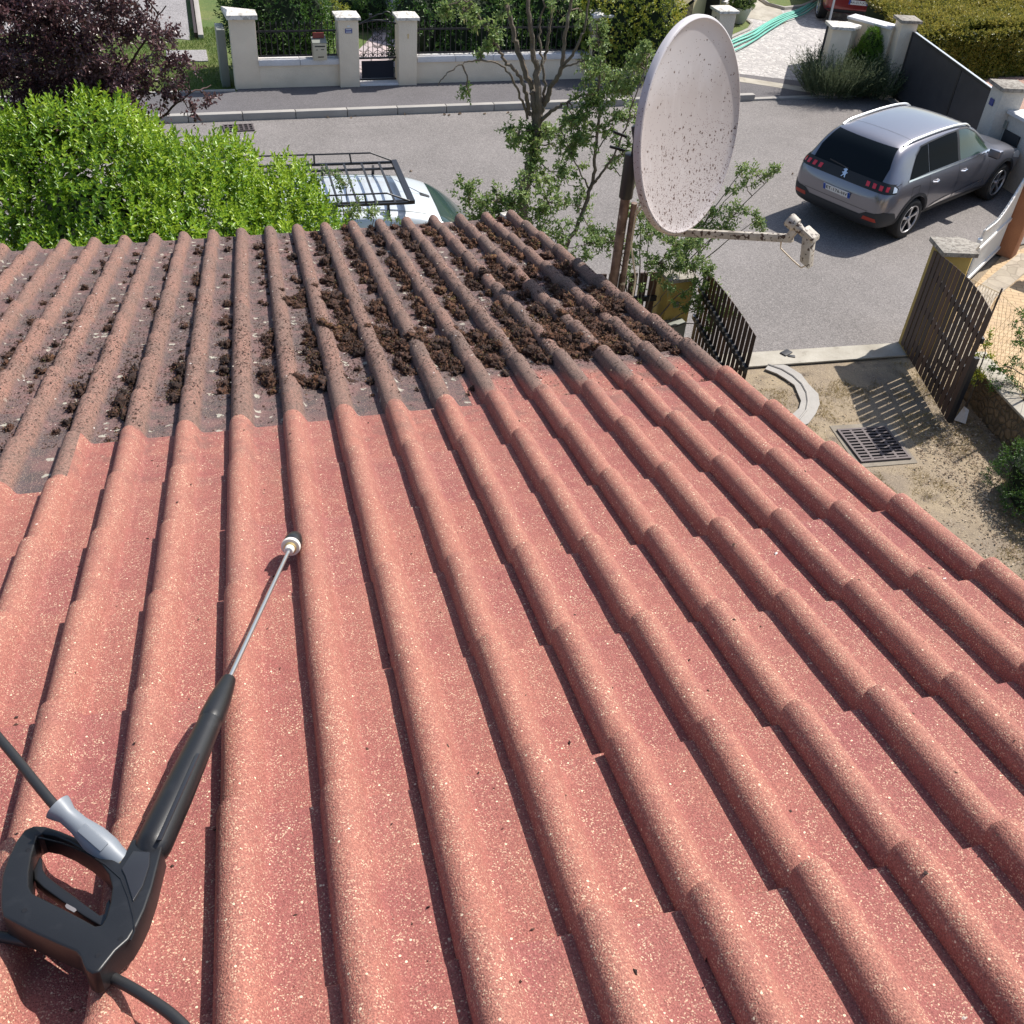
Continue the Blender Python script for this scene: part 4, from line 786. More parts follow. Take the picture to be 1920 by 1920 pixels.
# white leaf and orange pillars at the neighbour's entrance
t = empty('white_gate', (11.4, 12.9, 0), 'white metal gate leaf with a curved spiked top folded against the orange pillar', 'gate')
WA, WB_ = Vector((11.98, 13.36, 0)), Vector((10.72, 12.36, 0)); wd = (WB_ - WA).normalized(); wn = Vector((-wd.y, wd.x, 0)); WL = (WB_ - WA).length
ztw = lambda f: 1.38 - .50 * math.sin(PI * .5 * min(1, f * 1.5)) + .12 * max(0, f - .66) 
b = MB(); n_ = 22; V_ = []
for k in range(n_ + 1):
    f = k / n_
    for z in (.10, ztw(f)):
        for s in (-1, 1): V_.append(WA + wd * (WL * f) + wn * s * .005 + Vector((0, 0, z)))
F_ = []
for k in range(n_):
    a_ = k * 4; c_ = a_ + 4
    F_ += [(a_, c_, c_ + 2, a_ + 2), (a_ + 1, a_ + 3, c_ + 3, c_ + 1), (a_ + 2, c_ + 2, c_ + 3, a_ + 3), (a_, a_ + 1, c_ + 1, c_)]
b.add(V_, F_ + [(0, 2, 3, 1)] + [tuple(4 * n_ + i for i in (0, 1, 3, 2))]); b.build('panel', M['white_board'], t)
b = MB()
for k in range(19):
    f = (k + .5) / 19; p = WA + wd * (WL * f) + wn * .02; b.tube([p + Vector((0, 0, .08)), p + Vector((0, 0, ztw(f) + .03)), p + Vector((0, 0, ztw(f) + .075))], [.011, .011, .002], 6)
b.build('pickets', M['white_paint'], t)
b = MB(); b.tube([WA + wd * (WL * k / 14) + wn * .02 + Vector((0, 0, ztw(k / 14))) for k in range(15)], .018, 6); b.beam(WA + wn * .03 + Vector((0, 0, .12)), WB_ + wn * .03 + Vector((0, 0, .12)), .04, .05); b.beam(WA + wn * .03 + Vector((0, 0, .62)), WB_ + wn * .03 + Vector((0, 0, .62)), .04, .05); b.build('frame', M['white_paint'], t)
b = MB(); b.box(WB_ + Vector((0, 0, .72)), (.10, .07, .12), .8); b.build('lock_box', M['white_paint'], t, bevel=.006)
b = MB(); b.tube([WB_ + Vector((0, 0, .68)), WB_ + Vector((-.10, -.12, .45)), WB_ + Vector((-.3, -.35, .05))], .008, 6); b.build('stay_cable', M['boxgrey'], t)
for c_, z_, lab in ((Vector((12.16, 13.32, 0)), 1.50, 'orange rendered gate pillar at the hinge of the white gate'), (Vector((12.75, 12.60, 0)), 1.35, 'orange rendered pillar behind the hinge pillar, at the right picture edge')):
    t = empty('gate_pillar', c_, lab, 'pillar'); pillar(t, c_, .27, 0, z_, .06, M['brickcol'], .6, M['coping_old'], .04, 0, t)
# low stone wall with wire mesh
lw = [Vector((9.05, 9.75, 0)), Vector((8.98, 9.3, 0)), Vector((8.92, 8.7, 0)), Vector((8.88, 8.0, 0)), Vector((8.95, 7.2, 0)), Vector((9.0, 5.0, 0))]
t = MB()
for a_, b_ in zip(lw, lw[1:]): t.beam(a_ + Vector((0, 0, .2)), b_ + (b_ - a_) * .02 + Vector((0, 0, .2)), .24, .5)
o = t.build('stone_wall', M['stone'], bevel=.02); tag(o, 'low rubble stone retaining wall running along the drive behind the brown gate leaf', 'stone wall')
b = MB()
for a_, b_ in zip(lw, lw[1:]): b.beam(a_ + Vector((0, 0, .475)), b_ + Vector((0, 0, .475)), .30, .035)
b.build('coping', M['concrete'], o, bevel=.01)
t = empty('wire_fence', (9.2, 9.5, .45), 'thin rusty wire mesh fence standing on the low stone wall', 'fence')
b = MB(); fa = [Vector((9.62, 11.1, 0)), Vector((9.2, 9.9, .4)), Vector((8.98, 8.6, .48)), Vector((8.98, 7.0, .48)), Vector((9.0, 5.0, .48))]
for a_, b_ in zip(fa, fa[1:]):
    L = (b_ - a_).length; n_ = int(L / .10)
    for k in range(n_):
        f0, f1 = k / n_, (k + .5) / n_
        for (p0, p1) in (((f0, 0), (min(1, f0 + .45 / L), .85)), ((min(1, f0 + .45 / L), 0), (f0, .85))): b.tube([a_.lerp(b_, p0[0]) + Vector((0, 0, p0[1])), a_.lerp(b_, p1[0]) + Vector((0, 0, p1[1]))], .0022, 3, False)
    for z in (.02, .85): b.tube([a_ + Vector((0, 0, z)), b_ + Vector((0, 0, z))], .003, 4)
b.build('mesh', M['brass'], t)
b = MB()
for p in fa[:4]: b.tube([p, p + Vector((0, 0, .92))], .014, 6)
b.build('posts', M['grating'], t)
b = MB(); b.add([(8.42, 8.96, 0), (8.62, 9.0, 0), (8.53, 8.86, .0), (8.50, 8.97, .20), (8.56, 8.93, .16)], [(0, 1, 3), (0, 2, 3), (1, 2, 4), (2, 3, 4), (1, 3, 4)]); tag(b.build('stone_chip', M['coping_clean']), 'pointed pale stone leaning at the foot of the stone wall behind the brown gate', 'stone')
# ================================================================ VEHICLES
def loft_body(st, sub=2):
    """st: (x, zb, zs, zt, w, wt) stations -> closed body mesh, x runs forward from the rear"""
    bm = bmesh.new(); rows = []
    for x, zb, zs, zt, w_, wt in st:
        h = zt - zs
        half = [(0, zb), (w_ * .80, zb), (w_ * .97, zb + .07), (w_ * 1.0, zb + (zs - zb) * .45), (w_ * 1.0, zs - (zs - zb) * .2), (w_ * .965, zs), (w_ * .93 * .62 + wt * .38, zs + h * .35), (wt + .012, zt - min(.06, h * .3)), (wt - .10, zt - .008), (0, zt + .012)]
        pts = half + [(-y, z) for y, z in half[-2:0:-1]]
        rows.append([bm.verts.new((x, y, z)) for y, z in pts])
    n = len(rows[0])
    for a, b_ in zip(rows, rows[1:]):
        for k in range(n): bm.faces.new([a[k], a[(k + 1) % n], b_[(k + 1) % n], b_[k]])
    for r, f in ((rows[0], 1), (rows[-1], -1)):
        c = [r[k] for k in range(n)]; m = n // 2
        for k in range(m):                                       # ladder cap keeps subdivision clean
            a_, b_, c_, d_ = c[k], c[k + 1], c[(n - k - 1) % n], c[(n - k) % n]
            q_ = []
            for v in (a_, b_, c_, d_):
                if v not in q_: q_.append(v)
            if len(q_) > 2:
                try: bm.faces.new(q_)
                except ValueError: pass
    bmesh.ops.recalc_face_normals(bm, faces=bm.faces)
    me = bpy.data.meshes.new('body'); bm.to_mesh(me); bm.free()
    o = bpy.data.objects.new('tmp', me); C.objects.link(o); m_ = o.modifiers.new('s', 'SUBSURF'); m_.levels = m_.render_levels = sub
    return o
def finish(o, cutters=()):
    cs = []
    for (x, z, r, hw_) in cutters:
        b = MB(); b.tube([(x, -hw_, z), (x, -.50, z)], r, 40); b.tube([(x, .50, z), (x, hw_, z)], r, 40); c = b.build('cut', None); cs.append(c)
        m_ = o.modifiers.new('b', 'BOOLEAN'); m_.operation = 'DIFFERENCE'; m_.object = c; m_.solver = 'EXACT'
    bpy.context.view_layer.update(); dg = bpy.context.evaluated_depsgraph_get(); me = bpy.data.meshes.new_from_object(o.evaluated_get(dg)); me.name = 'body'
    for q_ in [o] + cs: bpy.data.objects.remove(q_)
    for p in me.polygons: p.use_smooth = True
    me.set_sharp_from_angle(angle=math.radians(42)); return me
def bvh_of(me):
    return BVHTree.FromPolygons([v.co[:] for v in me.vertices], [p.vertices[:] for p in me.polygons])
def decal(bv, poly, axis, name, mt, parent, off=.006, st=.05, th=0):
    """lay a polygon onto the body: axis = direction the polygon is projected along"""
    ax = Vector(axis).normalized()
    if abs(ax.y) > .9: U, W_ = Vector((1, 0, 0)), Vector((0, 0, 1))
    elif abs(ax.x) > .5: U = Vector((0, 1, 0)); W_ = ax.cross(U).normalized(); W_ = W_ if W_.z > 0 else -W_
    else: U, W_ = Vector((1, 0, 0)), Vector((0, 1, 0))
    P = []
    for i in range(len(poly)):
        a = Vector(poly[i]); b_ = Vector(poly[(i + 1) % len(poly)]); k = max(1, int((b_ - a).length / st))
        P += [a.lerp(b_, j / k) for j in range(k)]
    nb = len(P); xs = [p[0] for p in P]; ys = [p[1] for p in P]; pts = P[:]
    x = min(xs) + st
    while x < max(xs) - st * .4:
        y = min(ys) + st
        while y < max(ys) - st * .4: pts.append(Vector((x + .001, y + .0007))); y += st
        x += st
    vv, ee, ff, *_ = delaunay_2d_cdt(pts, [(i, (i + 1) % nb) for i in range(nb)], [], 1, 1e-5)
    V_ = []; ok = []
    for v in vv:
        o_ = U * v[0] + W_ * v[1] - ax * 5; h = bv.ray_cast(o_, ax)
        if h[0] is None: V_.append(Vector((0, 0, 0))); ok.append(False)
        else:
            n_ = h[1] if h[1].dot(ax) < 0 else -h[1]; V_.append(h[0] + n_ * off); ok.append(True)
    F_ = [f for f in ff if all(ok[i] for i in f)]
    b = MB(); b.add(V_, F_); o = b.build(name, mt, parent, smooth=True, local=True, fix=False)
    c = sum((p.normal.dot(ax) * p.area for p in o.data.polygons))
    if c > 0: o.data.flip_normals()
    return o
def mir(poly): return [(a, -b_) for a, b_ in poly][::-1]
def wheel(c, r, side, parent, w_=.23, spokes=5):
    c = Vector(c); ax = Vector((0, side, 0)); h = w_ / 2; rr = r * .70
    b = MB(); b.lathe([(-h, rr), (-h, r * .93), (-h + .03, r), (h - .03, r), (h, r * .93), (h + .004, r * .80), (h, rr)], c, ax, 40, False); wh = b.build('wheel', M['tyre'], parent, smooth=True, local=True)
    b = MB(); b.lathe([(h - .01, rr + .004), (h + .001, rr), (h - .015, rr * .93), (h - .08, rr * .9), (h - .08, .02)], c, ax, 40, False); b.build('rim_barrel', M['tyre'], wh, smooth=True, local=True)
    b = MB(); b.lathe([(h - .012, rr + .002), (h + .003, rr - .002), (h + .001, rr - .016), (h - .02, rr - .02)], c, ax, 40, False)
    for k in range(spokes):
        a = 2 * PI * k / spokes + .3; u = Vector((math.cos(a), 0, math.sin(a))); v = Vector((-math.sin(a), 0, math.cos(a)))
        q_ = [(.03, .024), (.55 * rr, .018), (rr - .01, .042)]
        L = [c + u * d + v * e + ax * (h - .006 - .02 * (1 - d / rr)) for d, e in q_] + [c + u * d - v * e + ax * (h - .006 - .02 * (1 - d / rr)) for d, e in q_[::-1]]
        b.add(L, [tuple(range(6))]); b.add([p - ax * .03 for p in L] + L, [(i, (i + 1) % 6, (i + 1) % 6 + 6, i + 6) for i in range(6)])
    b.lathe([(h - .03, .045), (h - .004, .045), (h, .035)], c, ax, 20); b.build('rim', M['alloy'], wh, local=True)
    return wh
def text_mesh(s, size, depth=.0015):
    cu = bpy.data.curves.new('t', 'FONT'); cu.body = s; cu.size = size; cu.extrude = depth; cu.align_x = 'CENTER'; cu.align_y = 'CENTER'; cu.space_character = 1.12
    o = bpy.data.objects.new('t', cu); C.objects.link(o); bpy.context.view_layer.update(); me = bpy.data.meshes.new_from_object(o.evaluated_get(bpy.context.evaluated_depsgraph_get())); bpy.data.objects.remove(o); return me
def rear_plate(parent, x, z, txt, w_=.52, tilt=.12):
    R = Matrix.Rotation(-tilt, 3, 'Y'); c = Vector((x, 0, z))
    b = MB(); b.box(c, (.008, w_, .11), M=R); p = b.build('number_plate', M['plate'], parent, local=True)
    b = MB()
    for s in (-1, 1): b.box(c + R @ Vector((-.0012, s * (w_ / 2 - .022), 0)), (.008, .044, .108), M=R)
    b.build('plate_bands', M['plateblue'], p, local=True)
    me = text_mesh(txt, .082); me.transform(Matrix.Translation(c + R @ Vector((-.0065, 0, 0))) @ (R @ Matrix(((0, 0, -1), (-1, 0, 0), (0, 1, 0)))).to_4x4()); link('plate_letters', me, M['ink'], p, True)
    for s in (-1, 1):
        b = MB(); n_ = 8
    return p
# ---- grey SUV
st = [(0.0, .46, .74, .80, .70, .62), (.05, .34, .86, .96, .83, .72), (.15, .29, .99, 1.14, .895, .74), (.30, .28, 1.04, 1.40, .92, .70), (.46, .27, 1.05, 1.58, .925, .665), (.66, .27, 1.05, 1.625, .925, .65),
      (1.1, .26, 1.05, 1.66, .92, .645), (1.8, .26, 1.04, 1.675, .92, .64), (2.45, .26, 1.03, 1.645, .92, .635), (2.85, .26, 1.02, 1.50, .92, .64), (3.2, .26, 1.01, 1.28, .92, .67), (3.45, .27, 1.0, 1.10, .92, .72),
      (3.9, .28, .95, 1.02, .92, .72), (4.3, .30, .88, .93, .90, .68), (4.52, .34, .78, .82, .84, .60), (4.62, .42, .66, .70, .70, .50)]
o = loft_body(st); suv = empty('parked_car', (0, 0, 0), 'grey family SUV with roof rails and tinted glass parked across the street', 'car')
SX, SZ = .93, .35
me = finish(o, [(SX, SZ + .02, .395, 1.2), (SX + 2.88, SZ + .02, .395, 1.2)]); bv = bvh_of(me)
body_ = link('body', me, M['suv'], suv, True)
# windows
for s in (1, -1):
    ax = (0, -s, 0)
    decal(bv, [(.62, 1.10), (1.20, 1.115), (1.20, 1.545), (1.02, 1.53), (.86, 1.42)], ax, 'quarter_window', M['glass_s'], suv)
    decal(bv, [(1.225, 1.115), (2.10, 1.115), (2.10, 1.575), (1.6, 1.575), (1.225, 1.55)], ax, 'door_window', M['glass_s'], suv)
    decal(bv, [(2.17, 1.115), (3.14, 1.10), (3.02, 1.22), (2.70, 1.45), (2.42, 1.56), (2.17, 1.575)], ax, 'door_window', M['glass_g'], suv)
    decal(bv, [(2.10, 1.115), (2.17, 1.115), (2.17, 1.575), (2.10, 1.575)], ax, 'door_pillar', M['ink'], suv, .007)
    decal(bv, [(.58, 1.075), (3.2, 1.065), (3.2, 1.088), (.60, 1.10)], ax, 'window_trim', M['chrome'], suv, .009)
    top = [(.84, 1.435), (1.0, 1.545), (1.3, 1.572), (1.8, 1.592), (2.3, 1.588), (2.48, 1.565), (2.75, 1.45), (3.08, 1.21)]
    decal(bv, top + [(x - .01, z - .02) for x, z in top[::-1]], ax, 'window_surround', M['ink'], suv, .010, .03)
    # doors seams, handles, fuel flap, cladding
    for pl, nm in (([(1.30, .42), (1.306, .42), (1.226, 1.1), (1.220, 1.1)], 'door_seam'), ([(2.13, .40), (2.136, .40), (2.141, 1.1), (2.135, 1.1)], 'door_seam'), ([(3.12, .42), (3.126, .42), (3.17, 1.07), (3.164, 1.07)], 'door_seam')): decal(bv, pl, ax, nm, M['ink'], suv, .002, .04)
    for x in (1.42, 2.30):
        h = bv.ray_cast(Vector((x, s * 3, .93)), Vector((0, -s, 0)))[0]; b = MB(); b.tube([h + Vector((-.09, -s * .005, 0)), h + Vector((-.05, s * .03, 0)), h + Vector((.05, s * .03, .0)), h + Vector((.09, -s * .005, 0))], .014, 8); b.build('door_handle', M['chrome'], suv, smooth=True, local=True)
    if s == -1:
        fl = [(.72, .80), (.94, .80), (.94, .96), (.72, .96)]; n_ = len(fl)
        for i in range(4):
            a_ = Vector(fl[i]); b_ = Vector(fl[(i + 1) % 4]); d_ = (b_ - a_).normalized() * .004; e_ = Vector((-d_.y, d_.x)); decal(bv, [a_ - d_ - e_, b_ + d_ - e_, b_ + d_ + e_, a_ - d_ + e_], ax, 'fuel_flap_seam', M['ink'], suv, .002, .04)
    arch = []
    for xc in (SX, SX + 2.88):
        ou = [(xc + .455 * math.cos(a), SZ + .02 + .455 * math.sin(a)) for a in [PI * k / 16 for k in range(17)]]; inn = [(xc + .400 * math.cos(a), SZ + .02 + .400 * math.sin(a)) for a in [PI * k / 16 for k in range(17)]]
        ou = [(x, max(z, .30)) for x, z in ou]; decal(bv, ou + inn[::-1], ax, 'wheel_arch_trim', M['clad'], suv, .008, .04)
    decal(bv, [(1.38, .31), (3.36, .31), (3.36, .40), (3.0, .44), (1.55, .44), (1.38, .40)], ax, 'sill_trim', M['clad'], suv, .008)
    decal(bv, [(1.42, .44), (1.60, .50), (1.9, .535), (2.10, .54), (2.10, .50), (1.75, .475)], ax, 'chrome_strip', M['chrome'], suv, .012, .03)
    decal(bv, [(2.16, .50), (2.16, .54), (2.7, .575), (2.95, .585), (3.10, .60), (2.98, .54), (2.6, .52)], ax, 'chrome_strip', M['chrome'], suv, .012, .03)
    # mirrors
    b = MB(); b.box((3.02, s * 1.02, 1.12), (.12, .20, .13)); b.box((3.04, s * .92, 1.09), (.06, .12, .03)); b.build('mirror', M['suv'], suv, bevel=.03, local=True, seg=3)
    b = MB(); b.box((3.02, s * 1.02, 1.055), (.11, .17, .03)); b.build('mirror_foot', M['clad'], suv, bevel=.01, local=True)
    # roof rails
    rp = []
    for x in (.62, .80, 1.1, 1.6, 2.1, 2.45, 2.62):
        h = bv.ray_cast(Vector((x, s * .585, 3)), Vector((0, 0, -1)))[0]; rp.append(h + Vector((0, 0, .004 if x in (.62, 2.62) else .035)))
    b = MB(); b.tube(catm(rp, 6), .021, 8); b.build('roof_rail', M['alu'], suv, smooth=True, local=True)
    # rear lamps: black band end wrapping the corner, red claws, pale lens at the side
    dg_ = (1, -s * .9, 0)
    la = decal(bv, [(s * y, z) for y, z in ((.40, .955), (.86, .945), (1.12, .955), (1.16, 1.03), (1.08, 1.08), (.86, 1.085), (.40, 1.09))][::s], dg_, 'tail_lamp', M['ink'], suv, .008, .02)
    for k in range(4):
        y0 = .50 + k * .125; decal(bv, [(s * y0, .985), (s * (y0 + .062), .983), (s * (y0 + .085), 1.055), (s * (y0 + .02), 1.057)][::s], dg_, 'tail_lamp_claw', M['redlamp'], la, .016, .012)
    decal(bv, [(s * 1.03, .975), (s * 1.12, .98), (s * 1.12, 1.03), (s * 1.07, 1.06), (s * 1.04, 1.06)][::s], dg_, 'reversing_lens', M['alu'], la, .014, .02)
    # rear corner cladding
    decal(bv, [(.0, .28), (.56, .28), (.50, .42), (.36, .60), (.10, .66), (.0, .60)], ax, 'bumper_corner', M['clad'], suv, .006, .03)
    decal(bv, [(s * y, z) for y, z in ((.56, .47), (.80, .47), (.78, .53), (.58, .53))][::s], (1, 0, 0), 'bumper_reflector', M['orange'], suv, .012, .03)
    decal(bv, [(4.05, .80), (4.42, .70), (4.46, .80), (4.25, .87), (4.05, .88)], ax, 'headlamp', M['alu'], suv, .006, .03)
ZR = lambda z: z
decal(bv, [(-.66, 1.10), (.66, 1.10), (.655, 1.30), (.56, 1.56), (-.56, 1.56), (-.655, 1.30)], (1, 0, 0), 'rear_window', M['glass'], suv, .007, .04)
decal(bv, [(-.86, .95), (-.44, .945), (.44, .945), (.86, .95), (.86, 1.09), (.70, 1.11), (-.70, 1.11), (-.86, 1.09)], (1, 0, 0), 'tailgate_band', M['ink'], suv, .005, .03)
for s in (): decal(bv, [(s * .66, 1.12), (s * .79, 1.10), (s * .70, 1.50), (s * .60, 1.55)][::s], (1, 0, 0), 'rear_pillar_gloss', M['ink'], suv, .008, .03)
decal(bv, [(-.80, .28), (.80, .28), (.84, .62), (.60, .60), (.50, .53), (-.50, .53), (-.60, .60), (-.84, .62)], (1, 0, 0), 'lower_bumper', M['clad'], suv, .006, .04)
decal(bv, [(-.62, .615), (.62, .615), (.62, .621), (-.62, .621)], (1, 0, 0), 'tailgate_seam', M['ink'], suv, .003, .03)
decal(bv, [(-.34, .66), (.34, .66), (.42, .80), (-.42, .80)], (1, 0, 0), 'plate_recess', M['suv'], suv, .003, .05)
h = bv.ray_cast(Vector((-3, 0, .76)), Vector((1, 0, 0)))[0]; rear_plate(suv, h.x - .014, .755, 'ET-176-HV', .52, .28)
# emblem: small silver rearing figure
em = [(-.005, .07), (.018, .075), (.03, .062), (.022, .045), (.045, .050), (.048, .036), (.024, .028), (.022, .008), (.046, .002), (.044, -.014), (.020, -.010), (.026, -.04), (.042, -.062), (.026, -.066), (.008, -.035), (-.012, -.040), (-.022, -.066), (-.04, -.064), (-.030, -.030), (-.034, -.005), (-.05, .004), (-.046, .016), (-.026, .012), (-.016, .036), (-.024, .052)]
decal(bv, [(y, z + 1.045) for y, z in em], (1, 0, 0), 'emblem', M['chrome'], suv, .012, .012)
h = bv.ray_cast(Vector((-3, .20, 1.02)), Vector((1, 0, 0)))[0]; b = MB(); b.beam(bv.ray_cast(Vector((-3, -.02, 1.12)), Vector((1, 0, 0)))[0] + Vector((-.015, 0, .0)), bv.ray_cast(Vector((-3, .36, 1.15)), Vector((1, 0, 0)))[0] + Vector((-.012, 0, 0)), .016, .016); b.build('rear_wiper', M['clad'], suv, local=True)
decal(bv, [(3.10 - 0, -.60), (3.10, .60), (2.62, .55), (2.62, -.55)], (0, 0, -1), 'windscreen', M['glass'], suv, .006, .06)
decal(bv, [(.88, -.62), (.886, -.62), (.886, .62), (.88, .62)], (0, 0, -1), 'roof_seam', M['ink'], suv, .003, .05)
for x in (SX, SX + 2.88):
    for s in (1, -1): wheel((x, s * .80, SZ), .35, s, suv)
b = MB(); b.box((2.35, 0, .30), (4.0, 1.3, .12)); b.build('underbody', M['void'], suv, local=True)
AN = math.radians(27.5); suv.rotation_euler = (0, 0, AN); suv.scale = (1.03, 1.0, .955); Rz = Matrix.Rotation(AN, 3, 'Z')
suv.location = Vector((10.66, 14.06, 0)) - Rz @ Vector((SX * 1.03, -.92, 0))
# ---- silver van with black roof rack
st = [(0, .5, .9, 1.3, .74, .66), (.05, .35, 1.0, 1.72, .84, .70), (.2, .3, 1.02, 1.80, .88, .70), (.8, .28, 1.02, 1.84, .89, .70), (1.6, .28, 1.02, 1.86, .89, .70), (2.2, .28, 1.02, 1.84, .89, .69), (2.6, .28, 1.02, 1.77, .89, .67), (2.95, .28, 1.02, 1.55, .89, .68), (3.25, .28, 1.0, 1.25, .89, .70), (3.45, .28, .97, 1.06, .88, .72), (3.9, .3, .88, .95, .87, .68), (4.15, .35, .75, .80, .80, .60), (4.25, .42, .6, .65, .66, .5)]
o = loft_body(st); van = empty('parked_van', (0, 0, 0), 'silver van with a black roof rack, seen over the tiles and the bright green bush', 'van')
me = finish(o, [(.75, .34, .37, 1.2), (3.45, .34, .37, 1.2)]); bv = bvh_of(me); link('body', me, M['silver'], van, True)
for s in (1, -1):
    ax = (0, -s, 0)
    decal(bv, [(2.1, 1.08), (3.22, 1.06), (3.05, 1.25), (2.72, 1.58), (2.1, 1.62)], ax, 'door_window', M['glass_g'], van)
    decal(bv, [(.5, 1.1), (1.9, 1.1), (1.9, 1.62), (.5, 1.60)], ax, 'side_window', M['glass'], van)
    for x in (.75, 3.45): wheel((x, s * .78, .32), .32, s, van)
    b = MB(); b.box((3.0, s * .99, 1.12), (.12, .2, .2)); b.build('mirror', M['clad'], van, bevel=.03, local=True)
decal(bv, [(2.66, -.60), (3.36, -.68), (3.36, .68), (2.66, .60)], (0, 0, -1), 'windscreen', M['glass_g'], van, .006, .05)
for y in (-.56, .56): decal(bv, [(.2, y), (2.6, y), (2.6, y + .012), (.2, y + .012)], (0, 0, -1), 'roof_groove', M['boxgrey'], van, .003, .06)
decal(bv, [(2.50, -.04), (2.62, -.03), (2.62, .03), (2.50, .04)], (0, 0, -1), 'aerial_base', M['clad'], van, .01, .02)
b = MB(); hh = bv.ray_cast(Vector((2.58, 0, 3)), Vector((0, 0, -1)))[0]; b.tube([hh, hh + Vector((-.40, .02, .22))], [.005, .0025], 6); b.build('aerial', M['ink'], van, local=True)
rk = empty('roof_rack', (0, 0, 0), 'black steel roof rack basket strapped on top of the silver van', 'roof rack')
b = MB(); RW, X0, X1, RZ0, RZ1 = .64, .10, 2.28, 1.95, 2.08
for s in (-1, 1):
    b.beam((X0, s * RW, RZ0), (X1, s * RW, RZ0), .028, .028); b.beam((X0, s * (RW - .13), RZ0 - .03), (X1 - .02, s * (RW - .13), RZ0 - .03), .026, .026)
    b.tube([(X0, s * RW, RZ1), (X1 - .30, s * RW, RZ1), (X1, s * RW, RZ0 + .01)], .011, 8)
b.box((X1, 0, RZ0 + .008), (.07, RW * 2 + .02, .045)); b.beam((X0, -RW, RZ0), (X0, RW, RZ0), .03, .03); b.build('frame', M['iron'], rk, local=True)
b = MB()
for k in range(9): x = X0 + .18 + k * .225; b.beam((x, -RW, RZ0 + .004), (x, RW, RZ0 + .004), .026, .016)
b.build('cross_bars', M['dark_metal'], rk, local=True)
b = MB()
for s in (-1, 1):
    for k in range(4): x = X0 + .22 + k * .47; b.beam((x, s * RW, RZ0), (x - .02 * (k % 2), s * RW, RZ1), .045 if k % 2 == 0 else .014, .02, up=(1, 0, 0))
    for x in (.45, 1.35, 2.0): b.beam((x, s * (RW - .07), RZ0 - .02), (x, s * (RW + .0), 1.78), .05, .03, up=(1, 0, 0))
b.build('uprights', M['iron'], rk, local=True)
AV = math.radians(1.5)
for e in (van, rk): e.rotation_euler = (0, 0, AV); e.location = (-.42, 12.22, 0)
# ---- red car
st = [(0, .45, .75, .82, .72, .62), (.05, .32, .9, 1.05, .82, .70), (.2, .28, .98, 1.25, .87, .70), (.5, .27, 1.0, 1.48, .88, .66), (.9, .27, 1.0, 1.53, .88, .64), (1.8, .27, 1.0, 1.54, .88, .63), (2.4, .27, .98, 1.42, .88, .63), (2.9, .27, .96, 1.08, .88, .68), (3.5, .3, .85, .92, .87, .66), (3.9, .38, .68, .72, .74, .55), (4.0, .45, .6, .64, .62, .5)]
o = loft_body(st); rc_ = empty('parked_car', (0, 0, 0), 'dark red hatchback parked on the paved drive at the top picture edge', 'car')
me = finish(o, [(.75, .32, .35, 1.2), (3.25, .32, .35, 1.2)]); bv = bvh_of(me); link('body', me, M['redcar'], rc_, True)
for s in (1, -1):
    ax = (0, -s, 0); decal(bv, [(.55, 1.05), (2.7, 1.03), (2.3, 1.36), (1.0, 1.45), (.7, 1.35)], ax, 'side_window', M['glass'], rc_)
    for x in (.75, 3.25): wheel((x, s * .77, .31), .31, s, rc_)
    decal(bv, [(s * y, z) for y, z in ((.66, .72), (.84, .70), (.82, 1.02), (.68, 1.0))][::s], (1, 0, 0), 'tail_lamp', M['redlamp'], rc_, .006, .03)
decal(bv, [(-.62, 1.06), (.62, 1.06), (.52, 1.42), (-.52, 1.42)], (1, 0, 0), 'rear_window', M['glass'], rc_, .006)
decal(bv, [(-.8, .28), (.8, .28), (.82, .42), (-.82, .42)], (1, 0, 0), 'lower_bumper', M['clad'], rc_, .006)
h = bv.ray_cast(Vector((-3, 0, .62)), Vector((1, 0, 0)))[0]; rear_plate(rc_, h.x - .012, .62, 'AA-017-XD', .52, .05)
AR = math.radians(72); rc_.rotation_euler = (0, 0, AR); rc_.location = Vector((16.45, 26.75, 0)) 

# ================================================================ VEGETATION
def leafmesh(P, D, Nn, L, W_, fold=.18, droop=.12):
    """six-vertex folded leaves: two quads either side of the midrib"""
    P, D, Nn = (np.asarray(a, float) for a in (P, D, Nn)); D = D / np.linalg.norm(D, axis=1)[:, None]
    sd = np.cross(D, Nn); sd /= np.linalg.norm(sd, axis=1)[:, None] + 1e-9; up = np.cross(sd, D)
    L = np.asarray(L).reshape(-1, 1); W_ = np.asarray(W_).reshape(-1, 1); f = up * W_ * fold * 2
    tip = P + D * L - up * L * droop; a1 = P + D * L * .30; a2 = P + D * L * .68 - up * L * droop * .4
    Q = np.stack([P, a1 + sd * W_ * .5 + f, a2 + sd * W_ * .36 + f * .8, tip, a2 - sd * W_ * .36 + f * .8, a1 - sd * W_ * .5 + f], 1).reshape(-1, 3)
    b_ = np.arange(len(P))[:, None] * 6; F = np.concatenate([b_ + [0, 1, 2, 3], b_ + [0, 3, 4, 5]], 0); return Q, F
def rnd_unit(n): v = rng.normal(size=(n, 3)); return v / np.linalg.norm(v, axis=1)[:, None]
def leafobj(name, P, D, Nn, L, W_, mt, parent, clump=None, fold=.18, droop=.12):
    Q, F = leafmesh(P, D, Nn, L, W_, fold, droop); n = len(P); r_ = np.clip((clump if clump is not None else 0.5) + rng.normal(0, .2, n), 0, 1)
    if parent is not None: r = root_of(parent); Q = Q - (np.array(r.location) if r.type == 'EMPTY' else 0)
    return link(name, npmesh(name, Q, F, {'rnd': ('FACE', 'FLOAT', np.tile(r_, 2))}, True), mt, parent, True)
